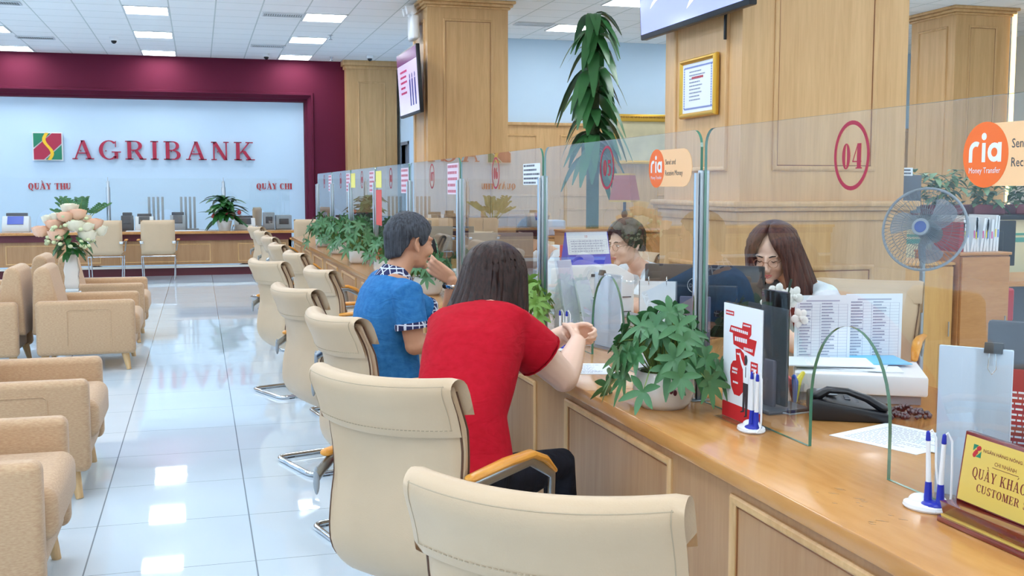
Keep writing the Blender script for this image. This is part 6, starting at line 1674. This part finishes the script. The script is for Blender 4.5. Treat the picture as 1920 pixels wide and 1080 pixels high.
for i, (x, y, rz, lab) in enumerate(((1.86, 6.32, 10, 'crumpled white paper heap beside the tissue box'), (1.95, 6.75, 40, 'stack of pale papers in front of the brownish monitor'), (2.02, 8.6, 20, 'stack of pale papers beyond the brownish monitor'), (2.0, 10.4, 70, 'stack of papers behind the glass near the coral strip'))):
    m = MB(); r = random.Random(i)
    for q in range(10): m.at((r.uniform(-.012, .012), r.uniform(-.012, .012), 0), r.uniform(-.12, .12)); m.box(-.105, .105, -.148, .148, q * .008, q * .008 + .0075)
    t = m.build('paper_stack', M_PAPER, smooth=False); t.location = (x, y, Z0); t.rotation_euler.z = fa(rz); tag(t, lab, 'paper stack')
m = MB(); m.bbox(-.035, .035, -.045, .045, 0, .17, .004, 1); m.bbox(-.038, .038, -.048, .048, .085, .095, .002, 1); t = m.build('red_carton', plain('bright_red_card', (224, 44, 44), .5)); t.location = (2.35, 6.9, Z0 + .19); tag(t, 'small bright red carton behind the clerk in profile', 'carton')
m = MB(); m.bbox(-.2, .2, -.16, .16, 0, .19, .01, 2); t = m.build('storage_box', M_GREY); t.location = (2.36, 6.9, Z0); tag(t, 'low grey box under the red carton behind screen 05', 'box')
for k, (y, c_, lab) in enumerate(((6.30, (226, 96, 70), 'orange-red leaflet in a clear stand, behind the man\'s raised hand'), (6.05, (196, 150, 190), 'pink and lilac leaflet stand beside the post beyond the woman'), (8.2, (236, 240, 246), 'white leaflet stand behind the man\'s head'), (9.95, (240, 120, 110), 'white and red leaflet stand left of the man\'s head'), (10.2, (210, 170, 110), 'tan leaflet stand left of the man\'s head'), (11.6, (230, 236, 244), 'white arched leaflet stand among the leafy pots'), (13.2, (224, 232, 240), 'white leaflet stand near the far end of the glass'))):
    t = thing('leaflet_stand', lab, 'leaflet stand', (1.60 if k != 1 else 1.75, y, Z0), fa(-12 - 6 * k % 20), 'leaflet stands along the glass')
    m = MB(); m.box(0, .004, -.075, .075, .0, .22); m.box(-.03, .04, -.075, .075, 0, .004); m.build('holder', M_ACRYL, t, smooth=False)
    m = MB(); m.box(-.004, -.001, -.072, .072, .005, .215); m.build('leaflet', plain('leaflet_%d' % k, c_, .6), t, smooth=False)
    m = MB(); rows(m, (-.0045, .06, .04), (0, -1, 0), (0, 0, 1), (-.0004, 0, 0), .12, .15, 5, .45, k); m.build('leaflet_print', M_REDV if k in (2, 3, 5) else M_PAPER, t, smooth=False)

# ------------------------------------------------------------------ staff side
ch = dup(chair, 'broad cream leather staff chair behind the clerk with long hair', (3.34, 5.0, .0), fa(228), group='staff chairs')
ch.scale = (1.0, 1.08, .985)
ch = dup(chair, 'cream staff chair behind the clerk in profile', (3.05, 6.12, 0), fa(192), group='staff chairs')
ch = dup(chair, 'cream staff chair behind screen 06', (3.2, 8.2, 0), fa(188), group='staff chairs')
for i, y in enumerate((9.9, 11.3, 12.6)): dup(chair, ['staff chair seen through the glass beyond the man\'s head', 'staff chair behind the glass with the coral strip', 'farthest staff chair behind the long counter'][i], (2.98, y, 0), fa(185 + 12 * i), group='staff chairs')
# pedestal fan
M_BLADE = plain('smoky_blade', (150, 158, 168), .2); M_BLADE.node_tree.nodes['Principled BSDF'].inputs['Alpha'].default_value = .5
t = thing('pedestal_fan', 'grey pedestal fan with round wire guard and blue hub, beside the big column', 'fan', (4.02, 5.42, 0))
m = MB(); m.lathe([(.001, 0), (.20, 0), (.20, .015), (.05, .04), (.03, .05), (.001, .05)], n=32); m.build('base', M_DGREY, t)
m = MB(); m.cyl((0, 0, .04), (0, 0, 1.10), .016); m.cyl((0, 0, .04), (0, 0, .55), .022); m.build('pole', M_STEEL, t)
HF = frame((-.85, -.62, .22), (0, 0, 1)); hc = Vector((-.04, -.06, 1.265))
m = MB(); m.tube([(0, 0, 1.08), (.02, .04, 1.16), hc + HF @ Vector((-.12, 0, 0))], [.02, .022, .03], 10); m.tube([hc + HF @ Vector((-.20, 0, 0)), hc + HF @ Vector((-.17, 0, 0)), hc + HF @ Vector((-.06, 0, 0))], [.035, .055, .06], 16, round_ends=True); m.build('motor', M_DGREY, t)
RG = .236
def fp(a, r_, x): return hc + HF @ Vector((x, r_ * math.cos(a), r_ * math.sin(a)))
m = MB()
m.tube([fp(2 * PI * k / 48, RG, 0) for k in range(48)], .008, 8, closed=True)
m.build('guard_rim', M_GREY, t)
m = MB()
for k in range(60):
    a = 2 * PI * k / 60
    m.tube([fp(a, .045, .075), fp(a + .08, RG * .55, .068), fp(a + .14, RG * .9, .04), fp(a + .15, RG, .004)], .0011, 4)
    m.tube([fp(a, .06, -.06), fp(a, RG * .6, -.06), fp(a, RG * .92, -.035), fp(a, RG, -.004)], .0011, 4)
for q in (.45, .72): m.tube([fp(2 * PI * k / 40, RG * q, .070 if q < .5 else .060) for k in range(40)], .0013, 4, closed=True)
m.build('wire_guard', plain('guard_wire', (110, 120, 126), .3, .6), t)
for b in range(3):
    m = MB()
    def bl(u, v, b=b):
        r_ = .035 + u * .165; a = b * 2 * PI / 3 + .5 + (v - .5) * (1.15 - .35 * u) + .35 * u
        return fp(a, r_ * (1 - .10 * (2 * v - 1) ** 4), -.012 + .05 * (v - .5) * (1 - .3 * u))
    m.pad(bl, 12, 12, .003, .1); m.build('blade', M_BLADE, t)
m = MB(); m.tube([fp(0, 0, -.03), fp(0, 0, .05)], [.032, .030], 20); m.build('hub', M_DGREY, t)
m = MB(); m.tube([fp(0, 0, .070), fp(0, 0, .080)], [.050, .047], 28); hb_ = m.build('hub_badge', M_GREY, t)
m = MB(); m.tube([fp(0, 0, .078), fp(0, 0, .084)], [.034, .032], 24); part_label(m.build('badge_disc', plain('badge_blue', (40, 70, 150), .2), hb_), 'deep blue disc')
# grey wall box with label on the column side
t = thing('column_box', 'slate grey box with a white label, fixed to the right side of the big column', 'wall box', (4.215, 5.95, 1.34))
m = MB(); m.prism([(0, .08), (.10, 0), (.17, 0), (.17, .24), (0, .24)], (0, 0, 0), (1, 0, 0), (0, 0, 1), (0, .16, 0)); m.build('case', plain('slate_box', (92, 96, 106), .5), t, bevel=.004)
m = MB(); m.box(.005, .10, -.004, 0, .235, .285); m.build('label_card', M_PAPER, t, smooth=False)
m = MB(); rows(m, (.012, -.0045, .24), (1, 0, 0), (0, 0, 1), (0, -.0006, 0), .08, .04, 2, .5, 2, .1); m.build('label_print', M_INK, t, smooth=False)
# cabinets
def cabinet(label, x0, x1, y0, y1, h, mat, doors=1):
    t = thing('cabinet', label, 'cabinet', (x0, y0, 0)); w_, d_ = x1 - x0, y1 - y0
    m = MB(); m.bbox(0, w_, .02, d_, 0, h - .02, .004, 1); m.build('body', mat, t, smooth=False)
    m = MB(); m.bbox(-.008, w_ + .008, 0, d_, h - .02, h, .004, 1); m.build('top', mat, t, smooth=False)
    for k in range(doors):
        a = .008 + k * (w_ - .008) / doors; b = (k + 1) * (w_ - .008) / doors
        m = MB(); m.bbox(a, b, .0, .02, .05, h - .03, .003, 1); dr = m.build('door', mat, t, smooth=False)
        m = MB(); m.cyl((b - .04, -.02, h * .5), (b - .04, -.02, h * .5 + .10), .005); m.build('handle', M_STEEL, dr)
    return t
cabinet('honey-coloured wooden cabinet right of the fan', 4.47, 4.89, 6.25, 6.75, 1.00, wood('honey_cabinet', (226, 176, 102), (210, 156, 84), .35))
cabinet('darker brown wooden cabinet with white folders on top', 4.90, 5.30, 6.20, 6.70, 1.065, W_CAB)
r = random.Random(9)
xx = 4.95; i = 0
fl_ = ['dull red folder at the left end of the row on the brown cabinet'] + ['white paper folder standing in the row on the brown cabinet'] * 12
t0 = None
while xx < 5.26:
    wd = .022 if i else .045; hh = .20 if i == 0 else r.uniform(.215, .25)
    t = thing('folder', fl_[min(i, 12)] if i < 1 else 'white paper folder standing in the row on the brown cabinet', 'folder', (xx, 6.30, 1.0655), 0, 'folders on the brown cabinet')
    ln = r.uniform(-.02, .05)
    m = MB(); m.prism([(0, 0), (wd * .85, 0), (wd * .85 + ln, hh), (ln, hh)], (0, 0, 0), (1, 0, 0), (0, 0, 1), (0, .28, 0)); m.build('cover', M_PAPER if i else plain('dull_red_card', (168, 40, 48), .5), t, smooth=False)
    if i:
        m = MB(); m.box(wd * .25 + ln * .4, wd * .6 + ln * .4, -.003, 0, hh * .4, hh * .62); m.build('tab', plain('tab_%d' % (i % 3), [(220, 80, 160), (240, 220, 80), (90, 130, 220)][i % 3], .5), t, smooth=False)
    xx += wd * .9 + .006; i += 1
# rear work desk, shelf and planting
t = thing('rear_desk', 'long rear work desk behind the brown cabinet at the right edge', 'desk', (5.35, 7.0, 0))
m = MB(); m.bbox(0, 5.5, 0, .8, .74, .78, .005, 1); m.build('desk_top', W_CAB, t); m = MB(); m.box(0, 5.5, .05, .09, 0, .74); m.box(0, .04, .05, .8, 0, .74); m.build('front_panel', M_DGREY, t, smooth=False)
t = thing('partition', 'pale low partition with teal stripes behind the rear desk', 'partition', (4.5, 8.1, 0))
m = MB(); m.box(0, 6.5, 0, .08, 0, 1.22); m.build('panel', plain('pale_partition', (228, 220, 180), .6), t, smooth=False)
m = MB(); m.box(0, 6.5, -.006, 0, 1.02, 1.06); m.box(0, 6.5, -.006, 0, 1.08, 1.10); m.build('teal_stripe', plain('teal_stripe', (90, 168, 150), .5), t, smooth=False)
m = MB(); m.bbox(-.02, 6.52, -.05, .50, 1.22, 1.26, .005, 1); m.build('dark_shelf', M_BLACK, t)
r = random.Random(31)
for k, x in enumerate((5.9, 6.35, 6.8, 7.25, 7.7)):
    t = thing('shelf_plant', ['grey-green bushy plant on the black shelf, directly right of the fan', 'grey-green bushy plant on the black shelf, second right of the fan', 'bushy plant on the black shelf under the orange round sticker', 'bushy plant on the black shelf, just inside the right edge', 'bushy plant on the black shelf, cut off by the right edge'][k], 'plant', (x, 8.33, 1.2605), 0, 'plants on the black shelf')
    m = MB(); m.bbox(-.17, .17, -.08, .08, 0, .09, .01, 1); part_label(m.build('planter', plain('plum_planter', (120, 50, 60), .5), t), 'plum-coloured planter')
    m = MB()
    for q in range(130):
        a = r.random() * 2 * PI; z = .08 + r.random() * .30
        leaf(m, (r.uniform(-.15, .15), r.uniform(-.1, .1), z), (math.cos(a), math.sin(a) * .6, r.uniform(-.2, .8)), (0, 0, 1), r.uniform(.09, .15), .055, .5, 3)
    m.build('foliage', plain('grey_green_leaf', (118, 150, 110), .5, var=.3, vscale=10), t)
monitor('dark monitor on the rear desk at the right edge', (5.95, 7.3, .78), fa(-95), w_=.6, h_=.36, zb=.10, group='rear desk monitors')
m = MB(); m.bbox(-.11, .11, -.1, .1, 0, .24, .02, 3); m.tube([(-.05, 0, .24), (-.08, 0, .33), (-.02, 0, .36)], .012, 8); t = m.build('red_canister', plain('canister_red', (176, 40, 50), .4)); t.location = (5.45, 6.55, .55); tag(t, 'red canister on a low stool right of the brown cabinet', 'canister')
t = thing('stool', 'low stool carrying the red canister right of the brown cabinet', 'stool', (5.45, 6.55, 0)); m = MB(); m.bbox(-.14, .14, -.14, .14, .51, .549, .01, 2); m.build('seat', W_CAB, t)
for x in (-.11, .11):
    for y in (-.11, .11): m = MB(); m.cyl((x, y, 0), (x, y, .51), .012); m.build('leg', W_CAB, t)
# table lamp on a low chest behind the clerk in profile
cabinet('low oak chest behind the clerks, between the two columns', 3.15, 5.2, 9.1, 9.6, 1.12, W_CAB, 4)
t = thing('table_lamp', 'table lamp with a rust-coloured gold-trimmed shade, above the clerk in profile', 'lamp', (3.72, 9.3, 1.1205))
m = MB(); m.lathe([(.001, 0), (.09, 0), (.09, .02), (.02, .035), (.001, .035)]); m.build('base', plain('dark_bronze', (70, 44, 36), .4, .5), t)
m = MB(); m.cyl((0, 0, .03), (0, 0, .30), .014); m.ell((0, 0, .14), (.03, .03, .04)); m.build('stem', plain('dark_bronze', (70, 44, 36), .4, .5), t)
m = MB(); m.lathe([(.15, .26), (.10, .50), (.097, .50), (.147, .26)], n=4); m.build('lamp_shade', plain('rust_shade', (170, 84, 70), .7), t, smooth=False)
m = MB()
for z, k in ((.26, .152), (.50, .102)): m.lathe([(k - .006, z - .008), (k + .001, z - .008), (k + .001, z + .008), (k - .006, z + .008)], n=4)
m.build('gold_trim', M_GOLD, t, smooth=False)
# counter machine on the chest, seen by the post
m = MB(); m.bbox(-.2, .2, -.15, .15, 0, .16, .01, 1); t = m.build('note_counter', plain('pale_machine', (200, 206, 222), .4)); t.location = (3.3 + .2, 11.05, 1.0); tag(t, 'pale machine on a rear cabinet, left of the post by screen 05', 'machine')
cabinet('rear oak cabinet beyond the low chest, behind screen 06', 3.05, 4.2, 10.8, 11.3, 1.0, W_CAB, 3)
cabinet('rear oak cabinet near the left column, seen through the far glass', 2.98, 4.3, 13.3, 13.9, 1.15, W_FRONT, 3)
